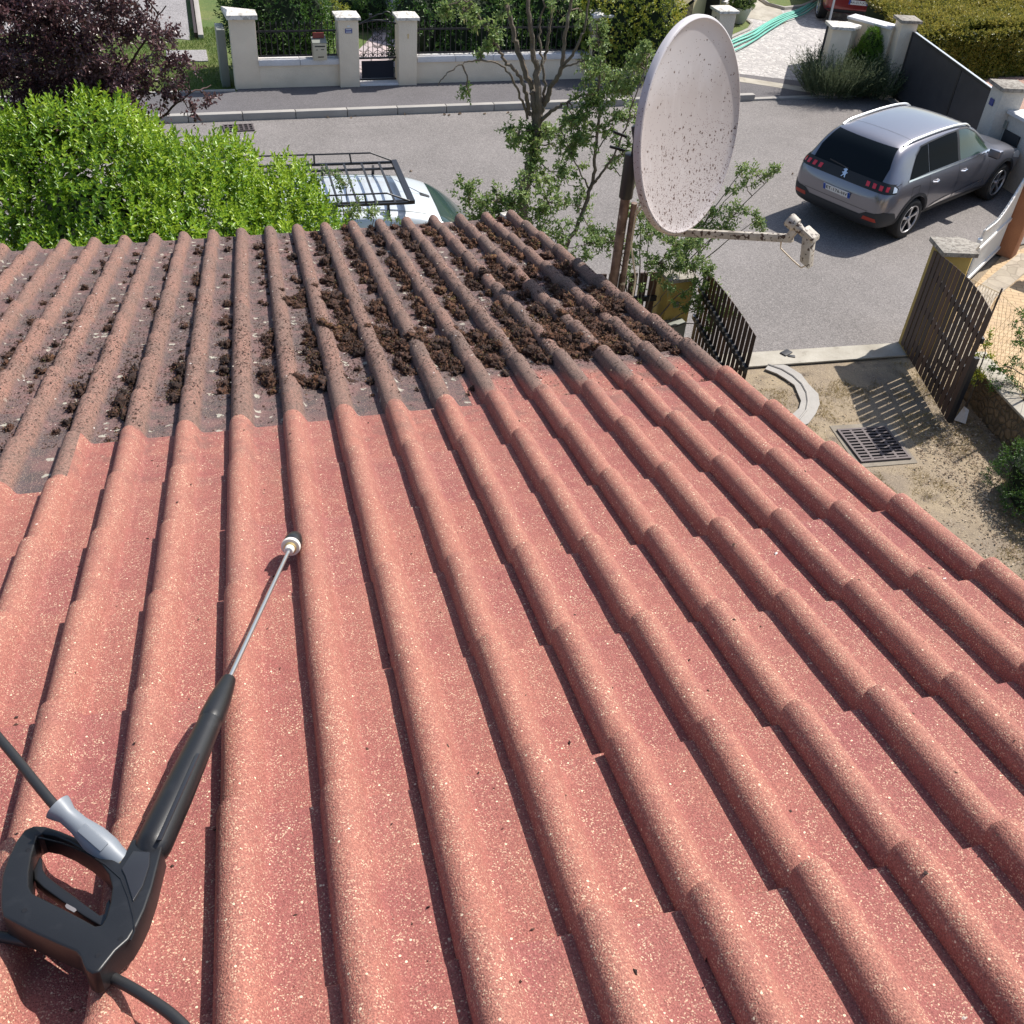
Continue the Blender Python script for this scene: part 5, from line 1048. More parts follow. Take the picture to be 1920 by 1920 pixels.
def shoots(B, A, nleaf, slen, ll, lw, up=.5, spread=1.0):
    """leafy shoots: bases B, axis A"""
    m = len(B); A = A / np.linalg.norm(A, axis=1)[:, None]; o1 = np.cross(A, rnd_unit(m)); o1 /= np.linalg.norm(o1, axis=1)[:, None]; o2 = np.cross(A, o1); P = []; D = []; K = []; SL = slen * rng.uniform(.6, 1.25, (m, 1))
    for i in range(nleaf):
        f = (i + .6) / nleaf; an = i * 2.4 + rng.uniform(-.4, .4, (m, 1)); e = o1 * np.cos(an) + o2 * np.sin(an)
        P.append(B + A * SL * f); D.append(e * spread * (1.15 - .8 * f) + A * (.35 + .9 * f * up * 2)); K.append(np.full((m, 1), 1.15 - .55 * f))
    P = np.vstack(P); D = np.vstack(D); K = np.vstack(K); n = len(P); Nn = np.tile(A, (nleaf, 1)) + rnd_unit(n) * .25
    L = ll * K[:, 0] * rng.uniform(.75, 1.2, n); return P, D, Nn, L, L * lw, m
def blob_pts(blobs, n, jit=.12, inner=0.0, zmin=.1):
    """points and normals on the union of ellipsoids"""
    P = []; Nn = []; ar = np.array([r[0] * r[1] + r[1] * r[2] + r[0] * r[2] for c, r in blobs]); pr = ar / ar.sum()
    for (c, r), q_ in zip(blobs, pr):
        m = int(n * q_); u = rnd_unit(m); c = np.array(c); r = np.array(r)
        k = 1 + jit * np.array([mn.noise(Vector(v * 2.2 + c)) for v in u]) * 2; k = k * (1 - inner * rng.random(m) ** 2)
        p = c + u * r * k[:, None]; nn = u / r; nn /= np.linalg.norm(nn, axis=1)[:, None]
        ok = p[:, 2] > zmin
        for c2, r2 in blobs:
            if c2 is c or (np.allclose(c2, c)): continue
            ok &= (((p - np.array(c2)) / (np.array(r2) * .84)) ** 2).sum(1) > 1
        P.append(p[ok]); Nn.append(nn[ok])
    return np.vstack(P), np.vstack(Nn)
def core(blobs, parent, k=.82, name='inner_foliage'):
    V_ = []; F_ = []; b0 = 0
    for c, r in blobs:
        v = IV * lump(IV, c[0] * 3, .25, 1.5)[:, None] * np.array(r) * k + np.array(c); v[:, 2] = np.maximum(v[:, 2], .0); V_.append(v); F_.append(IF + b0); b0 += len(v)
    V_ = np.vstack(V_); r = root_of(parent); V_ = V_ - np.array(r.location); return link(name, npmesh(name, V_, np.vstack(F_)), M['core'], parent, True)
def clumpnoise(P, fr=2.2, amp=.35): return .5 + amp * np.array([mn.noise(Vector(p) * fr) for p in P]) 
# ---- bright green bush below the eave
BL = [((-1.6, 9.5, 1.85), (1.2, 1.5, 2.0)), ((-.65, 9.3, 1.6), (1.15, 1.4, 1.80)), ((.30, 9.35, 1.35), (.95, 1.15, 1.62)), ((-3.1, 8.5, .9), (1.5, 1.3, 1.4)), ((-1.2, 8.1, 1.5), (1.7, 1.0, 1.75)), ((-1.6, 10.5, 1.75), (.8, .9, 1.75)), ((-.65, 10.45, 1.45), (1.0, .9, 1.65)), ((.28, 10.2, 1.35), (.85, .85, 1.42))]
t = empty('green_bush', (-1.2, 9.2, 0), 'large bright green leafy bush filling the corner behind the eave', 'bush')
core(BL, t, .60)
P, Nn = blob_pts(BL, 22000, .13, .12, .4); kp = (Nn @ np.array([0, -.7, .7]) > -.45) | (rng.random(len(P)) < .3); P = P[kp]; Nn = Nn[kp]; A = Nn * .55 + [0, 0, .95] + rnd_unit(len(P)) * .28
Q = shoots(P - A * .05, A, 9, .16, .062, .52); leafobj('leaves', *Q[:5], M['leaf_bright'], t, np.tile(clumpnoise(P, 2.0, .5) + .12 * (P[:, 0] > -1.0), 9))
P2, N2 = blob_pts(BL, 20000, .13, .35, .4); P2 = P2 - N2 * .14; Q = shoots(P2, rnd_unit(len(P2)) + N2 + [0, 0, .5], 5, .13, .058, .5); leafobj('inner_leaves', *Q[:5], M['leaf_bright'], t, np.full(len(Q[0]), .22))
b = MB()
for k in range(40):
    p = BL[k % 7]; c = Vector(p[0]); b.tube([(c.x + random.uniform(-.2, .2), c.y + random.uniform(-.2, .2), 0), c + Vector([random.uniform(-.6, .6) * r for r in p[1]]) + Vector((0, 0, .3))], [.02, .006], 5)
b.build('stems', M['twig'], t)
# ---- limbs and twigs
def wob(a, b_, n, amt):
    a, b_ = Vector(a), Vector(b_); L = (b_ - a).length; return [a.lerp(b_, k / n) + Vector([random.gauss(0, amt * L) for _ in range(3)]) * (math.sin(PI * k / n)) for k in range(n + 1)]
def twigtree(name, base, limbs, clusters, label, cat, leafm, ll, lw, per, bark, twig, twr=.006, shoot_n=5, sl=.10, pods=0, cr=.5):
    """limbs: (list of points, r0, r1); clusters: (centre, radius, shoots)"""
    t = empty(name, base, label, cat)
    b = MB(); nodes = []
    for pts, r0, r1 in limbs:
        Pp = catm(pts, 6); Pp = [p + Vector([random.gauss(0, .008) for _ in range(3)]) for p in Pp]; b.tube(Pp, [r0 + (r1 - r0) * (k / (len(Pp) - 1)) ** .8 for k in range(len(Pp))], 8)
        nodes += [p for k, p in enumerate(Pp) if k > len(Pp) * .25]
    b.build('trunk', bark, t, smooth=True)
    tb = MB(); LP = []; LA = []; pods_P = []
    for c, r, n in clusters:
        c = Vector(c); near = min(nodes, key=lambda q_: (q_ - c).length) if nodes else Vector(base)
        if (near - c).length > .02: tb.tube(wob(near, c, 5, .07), [twr * 1.5 - k * twr * .15 for k in range(6)], 5)
        for k in range(max(2, int(n / 4.2))):
            d = Vector(rnd_unit(1)[0]); e = c + Vector((d.x * r, d.y * r, d.z * r * .8)); w_ = wob(c, e, 4, .09); tb.tube(w_, [twr * .8 - k2 * twr * .13 for k2 in range(5)], 4)
            for j in range(7):
                f = random.uniform(.25, 1.0); q_ = w_[min(4, int(f * 4))] + Vector(rnd_unit(1)[0]) * .02; LP.append(q_[:]); LA.append((d * .7 + Vector(rnd_unit(1)[0]) * .8 + Vector((0, 0, .25)))[:])
                if pods and random.random() < pods: pods_P.append(q_[:])
    tb.build('twigs', twig, t)
    LP = np.array(LP); LA = np.array(LA); Q = shoots(LP, LA, shoot_n, sl, ll, lw, .2, 1.1); leafobj('crown', *Q[:5], leafm, t, np.tile(clumpnoise(LP, 3, .45), shoot_n))
    if pods_P:
        pp = np.array(pods_P); n = len(pp); leafobj('seed_pods', pp, np.tile([0, 0, -1.0], (n, 1)) + rnd_unit(n) * .2, rnd_unit(n), rng.uniform(.06, .11, n), rng.uniform(.012, .02, n), M['podm'], t)
    return t
A_ = aty
# small tree behind the eave: trunk forks into upright limbs
yb = 11.75
T0 = Vector((3.45, yb, 0)); L = []
L.append(([T0, A_(978, 440, yb), A_(985, 350, yb), A_(1000, 290, yb), A_(1006, 232, yb)], .085, .062))
L.append(([A_(1006, 232, yb), A_(1001, 190, yb), A_(996, 160, yb + .05), A_(975, 105, yb + .1), A_(962, 55, yb + .15), A_(945, -15, yb + .2), A_(935, -60, yb + .2)], .046, .02))
L.append(([A_(1006, 232, yb), A_(1010, 190, yb - .05), A_(1006, 140, yb), A_(997, 80, yb), A_(992, 20, yb), A_(985, -40, yb)], .05, .018))
L.append(([A_(992, 215, yb), A_(985, 170, yb - .1), A_(972, 140, yb - .15), A_(948, 115, yb - .2), A_(925, 75, yb - .3), A_(893, 25, yb - .3), A_(880, 0, yb - .3)], .028, .009))
L.append(([A_(990, 222, yb), A_(968, 165, yb - .2), A_(946, 126, yb - .3), A_(905, 113, yb - .35), A_(870, 118, yb - .35), A_(840, 137, yb - .4), A_(822, 160, yb - .4)], .016, .005))
L.append(([A_(1010, 225, yb), A_(1022, 190, yb), A_(1036, 160, yb - .05), A_(1052, 125, yb - .1), A_(1060, 62, yb - .1), A_(1074, -10, yb - .1)], .042, .016))
L.append(([A_(1003, 150, yb), A_(1020, 110, yb + .2), A_(1030, 60, yb + .2), A_(1036, -15, yb + .25)], .024, .012))
L.append(([A_(1052, 128, yb - .1), A_(1080, 90, yb - .2), A_(1098, 40, yb - .2), A_(1106, -10, yb - .2)], .020, .009))
L.append(([A_(1010, 228, yb), A_(1040, 205, yb - .2), A_(1062, 193, yb - .25), A_(1098, 178, yb - .3), A_(1120, 176, yb - .3)], .026, .008))
L.append(([A_(1052, 128, yb - .1), A_(1080, 118, yb - .3), A_(1110, 105, yb - .35), A_(1125, 60, yb - .4)], .014, .005))
L.append(([A_(1003, 215, yb), A_(1020, 175, yb), A_(1018, 120, yb), A_(1010, 60, yb + .1), A_(1022, 0, yb + .1)], .022, .009))
cl = []
def cpx(px, py, y, r, n): cl.append((A_(px, py, y), r, n))
for a_ in ((1000, 262, yb - .1, .28, 60), (970, 250, yb - .2, .20, 34), (1035, 250, yb, .24, 40), (1000, 300, yb - .1, .2, 30), (905, 40, yb - .3, .20, 24), (870, 20, yb - .3, .22, 26), (920, 85, yb - .3, .15, 16), (845, 8, yb - .3, .2, 18), (900, 100, yb - .3, .12, 10), (880, 175, yb - .4, .06, 3),
           (1055, 330, yb - .3, .32, 46), (1060, 280, yb - .3, .28, 40), (1085, 240, yb - .3, .26, 34), (950, 15, yb, .2, 10), (1040, 15, yb, .25, 14), (1090, 20, yb, .25, 14), (930, 60, yb - .3, .14, 12), (1075, 205, yb - .3, .2, 20)): cpx(*a_)
twigtree('small_tree', T0, L, cl, 'thin small tree with bare upright limbs and sparse leaves left of the satellite dish', 'tree', M['leaf_tree'], .050, .62, 1, M['bark'], M['twig'], .007, 6, .09, .10)
yc = 11.35; T1 = Vector((3.95, yc, 0)); L = []
L.append(([T1, A_(1059, 484, yc), A_(1085, 415, yc), A_(1109, 350, yc), A_(1116, 290, yc), A_(1122, 219, yc), A_(1124, 140, yc), A_(1121, 72, yc), A_(1120, 45, yc)], .036, .008))
L.append(([A_(1108, 352, yc), A_(1130, 320, yc - .1), A_(1152, 290, yc - .2), A_(1172, 240, yc - .2), A_(1195, 170, yc - .3), A_(1215, 110, yc - .3)], .018, .005))
L.append(([A_(1105, 356, yc), A_(1085, 320, yc), A_(1068, 280, yc), A_(1050, 240, yc)], .013, .004))
L.append(([A_(1116, 290, yc), A_(1140, 255, yc), A_(1160, 225, yc)], .011, .004))
cl = []
for a_ in ((1122, 75, yc, .18, 30), (1118, 130, yc, .26, 48), (1125, 175, yc, .30, 60), (1105, 200, yc, .24, 36), (1150, 160, yc, .22, 30), (1140, 230, yc, .28, 40), (1180, 170, yc, .22, 34), (1205, 120, yc, .22, 40), (1215, 85, yc, .14, 20), (1190, 220, yc, .28, 44), (1165, 290, yc, .3, 44), (1100, 260, yc, .2, 24), (1180, 330, yc, .28, 34), (1085, 390, yc, .3, 34), (1110, 430, yc, .28, 30), (1060, 220, yc, .2, 22)): cpx(*a_)
twigtree('sapling', T1, L, cl, 'slender leafy sapling leaning right, close behind the satellite dish', 'tree', M['leaf_tree'], .050, .6, 1, M['bark'], M['twig'], .006, 5, .10, .14)
# low leafy shrub at the eave, shrub around the yellow pillar, branch right of the dish
def shrub(name, base, cl_, label, lm=M['leaf_tree'], ll=.049, pods=.05, cat='shrub', bark=M['bark'], twr=.005):
    cl2 = [(A_(px, py, y), r, n) for px, py, y, r, n in cl_]; L = []
    for c, r, n in cl2[::2]: L.append(([Vector(base), Vector(base).lerp(c, .45) + Vector((0, 0, .25)), c], .016, .004))
    return twigtree(name, base, L, cl2, label, cat, lm, ll, .55, 1, bark, M['twig'], twr, 5, .09, pods)
shrub('eave_shrub', (3.0, 10.6, 0), [(870, 345, 10.6, .12, 12), (880, 375, 10.6, .26, 44), (930, 375, 10.6, .28, 50), (975, 380, 10.6, .30, 60), (1010, 410, 10.6, .30, 56), (950, 405, 10.6, .26, 44), (1045, 445, 10.6, .30, 50), (1000, 350, 10.6, .24, 34), (905, 400, 10.6, .22, 34), (1075, 490, 10.6, .25, 36), (1030, 380, 10.6, .28, 40), (1095, 460, 10.6, .25, 30)], 'low loose leafy shrub showing over the tiles right of the silver van')
shrub('pillar_shrub', (4.75, 10.9, 0), [(1150, 450, 10.9, .28, 40), (1180, 470, 10.9, .26, 36), (1220, 430, 10.9, .30, 60), (1265, 460, 10.8, .28, 60), (1240, 490, 10.8, .28, 56), (1290, 500, 10.8, .30, 70), (1320, 520, 10.7, .24, 50), (1305, 560, 10.6, .22, 44), (1345, 570, 10.5, .16, 30), (1370, 585, 10.4, .12, 20), (1330, 610, 10.4, .12, 22), (1180, 530, 10.9, .2, 16), (1250, 545, 10.6, .14, 12), (1275, 575, 10.6, .09, 7), (1200, 390, 10.9, .26, 30), (1300, 450, 10.9, .22, 40), (1190, 580, 10.9, .16, 12)], 'leafy shrub spilling over the yellow pillar and brown fence below the satellite dish', pods=.08)
shrub('reaching_branch', (5.2, 11.6, 0), [(1390, 320, 11.6, .14, 16), (1420, 330, 11.6, .16, 20), (1455, 322, 11.6, .12, 16), (1400, 350, 11.6, .14, 14), (1330, 405, 11.6, .26, 50), (1380, 400, 11.6, .22, 40), (1420, 410, 11.6, .14, 24), (1300, 440, 11.5, .24, 40), (1350, 430, 11.5, .20, 36), (1430, 425, 11.6, .10, 12), (1375, 360, 11.6, .12, 12)], 'leafy branch reaching out right from behind the satellite dish', pods=.06, cat='branch')
shrub('stray_branch', (1.0, 10.2, 0), [(590, 345, 10.2, .10, 9), (625, 330, 10.2, .12, 14), (650, 345, 10.2, .10, 12), (600, 380, 10.2, .14, 14), (640, 360, 10.2, .08, 8), (680, 390, 10.1, .14, 18), (700, 408, 10.1, .12, 14), (650, 400, 10.1, .18, 24), (735, 412, 10.0, .08, 6), (660, 420, 10, .16, 20)], 'thin twiggy branch over the silver van at the right end of the bright bush', pods=0, cat='branch', ll=.036, twr=.004)
# ---- purple plum
yp = 10.9; T2 = Vector((-2.6, yp + .3, 0)); L = []
for pts in ([(50, 470), (60, 330), (70, 200), (60, 60), (50, -60)], [(60, 440), (110, 300), (150, 180), (175, 60), (200, -40)], [(70, 430), (140, 290), (210, 170), (270, 80), (310, 10)], [(50, 450), (20, 300), (0, 150), (-20, 0)], [(80, 420), (170, 300), (250, 200), (310, 130), (350, 110)], [(90, 400), (190, 290), (290, 230), (350, 180), (395, 160)], [(50, 470), (-40, 300), (-100, 150), (-150, 0)]):
    L.append(([T2] + [A_(px, py, yp + random.uniform(-.3, .3)) for px, py in pts], .03, .005))
cl = []
for k in range(135):
    px = random.uniform(-140, 300); py = random.uniform(-60, 360)
    if px > 120 and py > 330 - (px - 120) * .7: continue
    if px > 230 and random.random() < .55: continue
    cl.append((A_(px, py, yp + random.uniform(-.7, .6)), random.uniform(.18, .34), random.randint(30, 52)))
for px, py, n in ((320, 125, 16), (345, 100, 12), (300, 60, 14), (345, 130, 14), (310, 170, 20), (280, 150, 24), (350, 200, 10), (345, 165, 8), (395, 185, 6), (240, 200, 30), (270, 240, 26), (230, 30, 24)): cl.append((A_(px, py, yp), .16, n))
twigtree('purple_plum_tree', T2, L, cl, 'dark purple leaved plum tree at the left picture edge behind the bright bush', 'tree', M['leaf_purple'], .050, .58, 1, M['twig_p'], M['twig_p'], .006, 5, .11, 0)
# ---- green masses behind the street wall
def leafbush(name, blobs, n, label, cat, lm, ll, lw, nl=5, sl=.12, up=.5, jit=.15, inn=.1, core_k=.86):
    c0_ = np.array(blobs[0][0]); t = empty(name, (c0_[0], c0_[1], 0), label, cat); core(blobs, t, core_k)
    P, Nn = blob_pts(blobs, n, jit, inn, .02); A = Nn + [0, 0, up] + rnd_unit(len(P)) * .4; Q = shoots(P, A, nl, sl, ll, lw); leafobj('leaves', *Q[:5], lm, t, np.tile(clumpnoise(P, 2.5, .5), nl)); return t
p = S(1.0, 2.75); leafbush('conifer_bush', [((p.x, p.y, .9), (.95, .8, 1.55)), ((p.x + .55, p.y + .1, .8), (.6, .6, 1.2))], 3800, 'dense dark conifer behind the railing of the left street wall', 'bush', M['leaf_dark'], .09, .35, 4, .14, .9)
for a0_, a1_, lab, lm in ((4.0, 7.3, 'dark clipped laurel hedge behind the long iron railing', M['leaf_dark']), (8.0, 9.9, 'dark leafy bush behind the railing beside the far pillar', M['leaf_dark'])):
    bl = []; a_ = a0_
    while a_ < a1_: q_ = S(a_, 2.35); bl.append(((q_.x, q_.y, .8), (.6, .55, .98 + random.uniform(-.05, .1)))); a_ += .65
    leafbush('laurel_hedge', bl, 4600, lab, 'hedge', lm, .09, .42, 4, .12, .5)
q_ = g(1205, 40, 1.2); leafbush('variegated_bush', [((q_.x, q_.y, 1.15), (.85, .7, .95)), ((q_.x - .8, q_.y - .1, .9), (.7, .6, .9))], 3000, 'yellow green variegated bush behind the far pillar, left of the cream house', 'bush', M['leaf_yellowg'], .075, .45, 5, .12)
q_ = g(860, 20, 1.2); leafbush('garden_shrub', [((q_.x, q_.y + .3, .9), (.8, .8, 1.0)), ((q_.x + 1.4, q_.y + .2, .9), (.9, .8, 1.0)), ((q_.x + 3.0, q_.y + .2, .9), (.9, .8, 1.05))], 3600, 'mid green rounded shrubs deeper in the garden behind the long railing', 'bush', M['leaf_tree'], .08, .45, 5, .12)
q_ = g(620, 25, .4); leafbush('low_garden_bush', [((q_.x, q_.y, .2), (.4, .35, .45)), ((q_.x + .5, q_.y + .8, .2), (.4, .4, .4))], 700, 'small pale green plants in the garden above the letter box', 'plant', M['leaf_yellowg'], .07, .35, 5, .1)
q_ = g(700, 20, .4); leafbush('clipped_ball_bush', [((q_.x, q_.y, .35), (.45, .4, .55))], 1300, 'small dark rounded bush left of the flagstone path behind the iron gate', 'bush', M['leaf_dark'], .05, .4, 4, .08)
leafbush('potted_plant', [((pc.x, pc.y, .52), (.30, .30, .22))], 700, 'green plant growing in the pale stone pot', 'plant', M['leaf_tree'], .06, .45, 4, .06)
# ---- big clipped hedge at the right
def clip_hedge(name, a, b_, wd_, z1, n, label, lm, z0=0, sk=0):
    a, b_ = Vector(a), Vector(b_); d = (b_ - a); Lh = d.length; d.normalize(); nn = Vector((-d.y, d.x, 0)) + d * sk; t = empty(name, (a.x, a.y, 0), label, 'hedge')
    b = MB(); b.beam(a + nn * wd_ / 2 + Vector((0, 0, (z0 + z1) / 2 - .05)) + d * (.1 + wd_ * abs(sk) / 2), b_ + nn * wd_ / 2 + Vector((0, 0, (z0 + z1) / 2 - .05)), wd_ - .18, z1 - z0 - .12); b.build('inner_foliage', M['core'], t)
    P = []; Nn = []
    fr = Lh * (z1 - z0); tp = Lh * wd_
    for k in range(n):
        if random.random() < fr / (fr + tp): s_, z = random.uniform(0, Lh), random.uniform(z0, z1); p = a + d * s_ + Vector((0, 0, z)); m_ = -nn
        else: s_, v = random.uniform(0, Lh), random.uniform(0, wd_); p = a + d * s_ + nn * v + Vector((0, 0, z1)); m_ = Vector((0, 0, 1))
        P.append((p + m_ * (random.gauss(0, .035) + .13 * mn.noise(p * 1.6)))[:]); Nn.append(m_[:])
    P = np.array(P); Nn = np.array(Nn); A = Nn + [0, 0, .4] + rnd_unit(n) * .55; Q = shoots(P, A, 5, .13, .085, .62); top_lit = (Nn[:, 2] > .5) * .22  # sunlit hedge top put into the leaf colour: top leaves paler than the front
    leafobj('leaves', *Q[:5], lm, t, np.tile(clumpnoise(P, 2.0, .5) + top_lit - .05, 5))
clip_hedge('beech_hedge', (15.0, 22.0, 0), (23.0, 23.5, 0), 3.2, 1.08, 30000, 'big clipped olive green hedge behind the dark sliding gate', M['leaf_hedge'], 0, .42)
# ---- lavender and little cypress by the far wall
def spiky(name, c, r, h, n, ll, lw, label, cat, lm, lean=.5, fr=1.0):
    t = empty(name, c, label, cat); c = np.array(c); a = rng.uniform(0, 6.28, n); q_ = np.sqrt(rng.random(n)); B = c + np.stack([np.cos(a) * q_ * r[0] * .55, np.sin(a) * q_ * r[1] * .55, rng.uniform(0, .25, n) * h], 1)
    D = np.stack([np.cos(a) * q_ * lean, np.sin(a) * q_ * lean, np.full(n, .8)], 1) + rng.normal(0, .14, (n, 3)); D /= np.linalg.norm(D, axis=1)[:, None]
    L_ = h * rng.uniform(.5, 1.05, n); P = []; DD = []; K = []
    tb_Q, tb_F = leafmesh(B, D, rnd_unit(n), L_, np.full(n, .010), .1, .0)
    for i in range(9): f = (i + 1) / 9.5; P.append(B + D * (L_ * f)[:, None]); DD.append(D * 1.0 + rnd_unit(n) * .75)
    P = np.vstack(P); DD = np.vstack(DD); m = len(P); k_ = np.clip(rng.normal(.45, .2, n), 0, 1)
    link('stalks', npmesh('stalks', tb_Q - c, tb_F, {'rnd': ('FACE', 'FLOAT', np.tile(k_, 2))}), lm, t, True)
    leafobj('leaves', P, DD, rnd_unit(m), rng.uniform(.6, 1.1, m) * ll, np.full(m, lw), lm, t, np.tile(k_, 9)); return t
q_ = g(1565, 180); spiky('lavender_bush', (q_.x, q_.y, 0), (1.35, .8), .90, 1500, .09, .012, 'grey green lavender bush at the foot of the cream wall, left of the little cypress', 'bush', M['leaf_lav'], .5)
q_ = g(1640, 183); spiky('lavender_bush', (q_.x, q_.y, 0), (.9, .7), .75, 700, .08, .012, 'smaller grey green lavender bush between the little cypress and the dark sliding gate', 'bush', M['leaf_lav'], .45)
q_ = g(1606, 176); leafbush('dwarf_cypress', [((q_.x, q_.y, .55), (.33, .30, .62)), ((q_.x, q_.y, .95), (.20, .19, .42))], 2600, 'small bright green conical cypress among the lavender', 'bush', M['leaf_cyp'], .055, .3, 4, .09, 1.2, .1, .05, .9)
# ---- plants on the right
q_ = g(1896, 900, .25); leafbush('dark_shrub', [((8.55, 7.25, .15), (.55, .65, .55)), ((8.7, 6.4, .2), (.6, .7, .6))], 4200, 'dark green mounded shrub at the right picture edge beside the drive', 'bush', M['leaf_dark'], .045, .32, 5, .10, .6)
shrub('wall_shrub', (9.25, 8.6, .1), [(1895, 690, 9.0, .22, 34), (1905, 640, 9.0, .18, 28), (1880, 720, 8.9, .18, 24), (1912, 740, 8.8, .2, 30), (1915, 600, 9.0, .15, 18), (1870, 690, 9.0, .12, 14), (1900, 770, 8.7, .16, 18)], 'open twiggy shrub behind the wire mesh at the right picture edge', M['leaf_dark'], .036, 0)
shrub('gate_weed', (8.75, 9.2, 0), [(1850, 640, 9.35, .12, 16), (1846, 670, 9.3, .10, 14), (1838, 700, 9.2, .10, 14), (1822, 715, 9.2, .08, 8)], 'leafy weeds showing behind the free end of the brown gate leaf', M['leaf_yellowg'], .04, 0, 'weeds')
q_ = g(1905, 185, 1.25); leafbush('wall_top_plant', [((15.2, 16.3, 1.05), (.6, .9, .40))], 1100, 'bright leafy plant behind the grey wall at the right picture edge', 'plant', M['leaf_yellowg'], .11, .45, 5, .12)
b = MB(); q_ = g(795, 3, 1.0)
leafobj('red_flowers', *(lambda P: (P, rnd_unit(len(P)), rnd_unit(len(P)), np.full(len(P), .06), np.full(len(P), .05)))(np.array(q_) + rng.normal(0, .08, (60, 3))), M['flower'], None)
tag(bpy.data.objects['red_flowers'], 'red flowers at the top picture edge above the right gate pillar', 'flowers')

# ---------------- ground cover
def blades(name, n, fn, h0, h1, wd_, mt, label, cat, zf=lambda x, y: 0, spread=.5):
    P = []
    while len(P) < n:
        p = fn()
        if p: P.append((p[0], p[1], zf(p[0], p[1])))
    P = np.array(P); D = np.tile([0, 0, 1.0], (n, 1)) + rng.normal(0, spread, (n, 3)) * [1, 1, .2]; D /= np.linalg.norm(D, axis=1)[:, None]; s_ = np.cross(D, rnd_unit(n)); s_ /= np.linalg.norm(s_, axis=1)[:, None]; L_ = rng.uniform(h0, h1, (n, 1))
    Q = np.stack([P - s_ * wd_, P + s_ * wd_, P + D * L_], 1).reshape(-1, 3); F = np.arange(3 * n).reshape(-1, 3)
    r_ = np.clip(.5 + .45 * np.array([mn.noise(Vector((p[0] * 1.1, p[1] * 1.1, 3))) for p in P]) + rng.normal(0, .15, n), 0, 1)
    return tag(link(name, npmesh(name, Q, F, {'rnd': ('FACE', 'FLOAT', r_)}), mt), label, cat, kind='stuff')
def verge():
    a, b2 = random.uniform(-5, 0.0), random.uniform(1.4, 6.2)
    p = S(a, b2); 
    if p.x < -1.0 and p.y > 25.2: return None
    if -1.5 < p.x < -.6 and 23.7 < p.y < 24.6: return None
    return (p.x, p.y)
blades('verge_grass', 30000, verge, .03, .08, .005, M['grassblade'], 'short green grass on the verge left of the cream pillar', 'grass')
def garden():
    a, b2 = random.uniform(.3, 8), random.uniform(1.8, 7.5)
    if abs(a - (2.9 + (b2 - 1.7) * .27)) < .5 + b2 * .03: return None
    p = S(a, b2); return (p.x, p.y)
blades('garden_grass', 14000, garden, .03, .08, .006, M['grassblade'], 'green lawn behind the street wall on both sides of the flagstone path', 'grass')
def dryp():
    x = random.uniform(4.0, 8.7); y = random.uniform(3.0, 10.4)
    if random.random() > min(1, (x - 4.0) / 1.5) * min(1, (y - 3.0) / 1.5): return None
    if 6.6 < x < 7.65 and 8.15 < y < 9.15: return None
    lim_ = 10.45
    if y > 10.0 and 6.0 < x < 6.6: return None
    v = mn.noise(Vector((x * 1.3, y * 1.3, 0))) + .55 * mn.noise(Vector((x * 4, y * 4, 2)))
    edge = .4 if (x < 6.9 or x > 7.9) else -.25
    if 7.0 < x < 8.3 and y > 9.2: edge = -.35
    if v + edge * .6 < .05 + random.gauss(0, .12): return None
    return (x, y)
blades('dry_grass', 60000, dryp, .015, .055, .003, M['straw'], 'dry yellow grass and moss on the dirt drive', 'grass', lambda x, y: -.028, 1.1)
def lit():
    x = random.uniform(5.5, 8.85); y = random.uniform(3.0, 10.3)
    if random.random() > min(1, (y - 3.0) / 1.5): return None
    if 6.7 < x < 7.55 and 8.2 < y < 9.1: return None
    d_ = .06 + .85 * min(1, max(0, (x - 7.3) / .6)) * (y < 9.0) + .12 * (y < 7.6)
    return (x, y) if random.random() < d_ else None
n = 6500; P = []
while len(P) < n:
    p = lit()
    if p: P.append((p[0], p[1], -.022 + random.random() * .02))
P = np.array(P); D = rnd_unit(n) * [1, 1, .15]
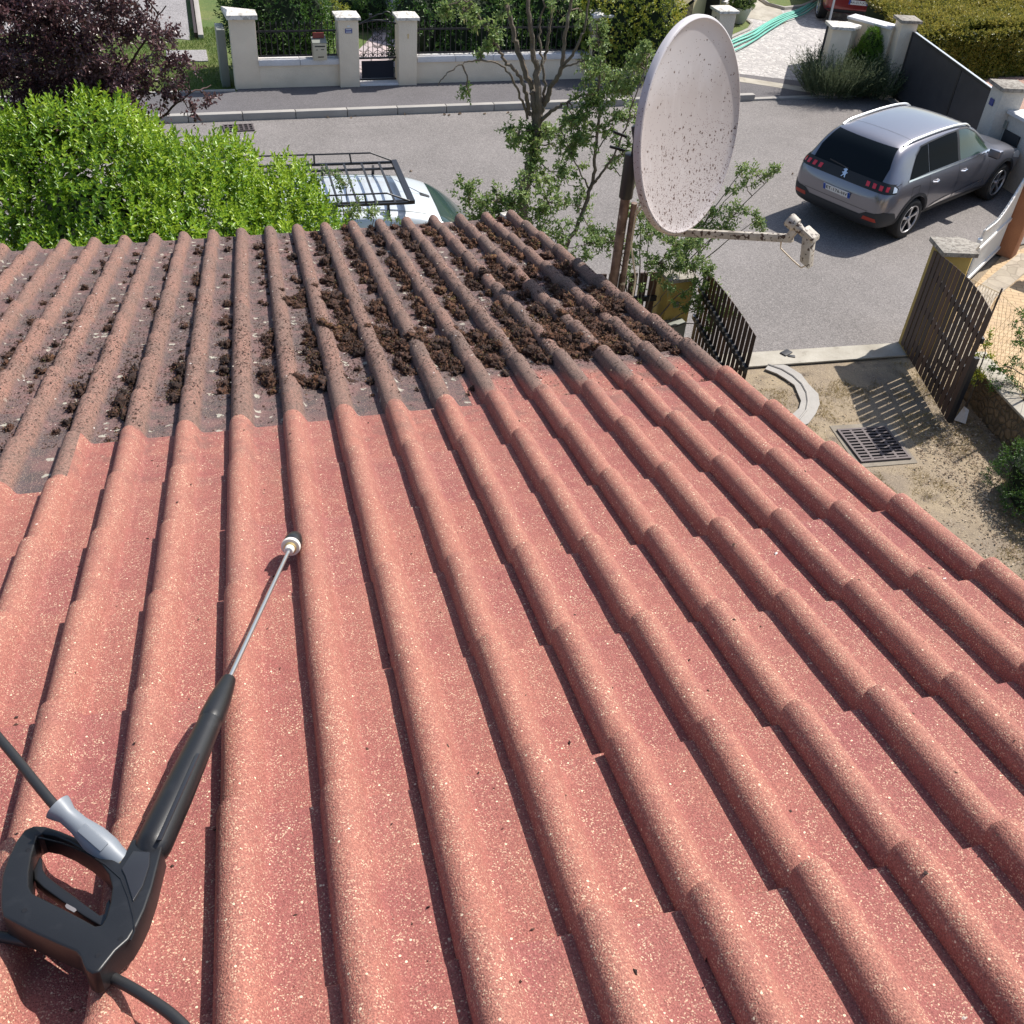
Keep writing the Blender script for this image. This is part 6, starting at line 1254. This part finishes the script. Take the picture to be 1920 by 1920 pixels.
Q, F = leafmesh(P, D, np.tile([0, 0, 1.0], (n, 1)) + rnd_unit(n) * .3, rng.uniform(.018, .045, n), rng.uniform(.010, .022, n), .12, .15)
tag(link('leaf_litter', npmesh('leaf_litter', Q, F, {'rnd': ('FACE', 'FLOAT', np.tile(rng.uniform(0, 1, n), 2))}), M['litter']), 'brown and pale dead leaves scattered over the drive below the stone wall', 'leaves', kind='stuff')
# a few fallen leaves lying in the road gutter, and bits on the washed tiles
P = np.array([g(px, py, .006)[:] for px, py in ((612, 220), (660, 220), (668, 218), (758, 215), (830, 215), (845, 216), (866, 214), (912, 214), (950, 212), (935, 160), (772, 322), (1488, 326), (1502, 184), (895, 182), (1500, 183))]); n = len(P)
Q, F = leafmesh(P, rnd_unit(n) * [1, 1, .1], np.tile([0, 0, 1.0], (n, 1)) + rnd_unit(n) * .5, rng.uniform(.05, .11, n), rng.uniform(.03, .06, n), .3, .2)
tag(link('fallen_leaves', npmesh('fallen_leaves', Q, F, {'rnd': ('FACE', 'FLOAT', np.tile(rng.uniform(.2, .8, n), 2))}), M['litter']), 'scattered brown fallen leaves on the road and along the kerb', 'leaves', kind='stuff')
P = np.array([g(px, py, .015) for px, py in ((1474, 662), (1484, 668), (1478, 671))]); b = MB(); b.box(P[0], (.16, .10, .03), .5); b.box(P[1], (.10, .05, .02), -.4); tag(b.build('gate_stop', M['dark_metal'], bevel=.005), 'small dark metal gate stop on the concrete threshold of the drive', 'gate stop')
GR = {'garden_wall': 'cream garden walls along the footway', 'iron_fence': 'black iron railings on the garden walls', 'gate_pillar': 'gate pillars by the road', 'lavender_bush': 'lavender bushes by the far wall', 'drain_grate': 'iron drain grates', 'parked_car': 'parked cars'}
for o in bpy.data.objects:
    if not o.parent and 'category' in o and o.name.split('.')[0] in GR: o['group'] = GR[o.name.split('.')[0]]
    if o.name.split('.')[0] == 'driveway_gate' and 'brown' in o.get('label', ''): o['group'] = 'brown slatted drive gate leaves'
for o in bpy.data.objects:
    if o.type == 'MESH' and not o.data.materials: print('no material', o.name)
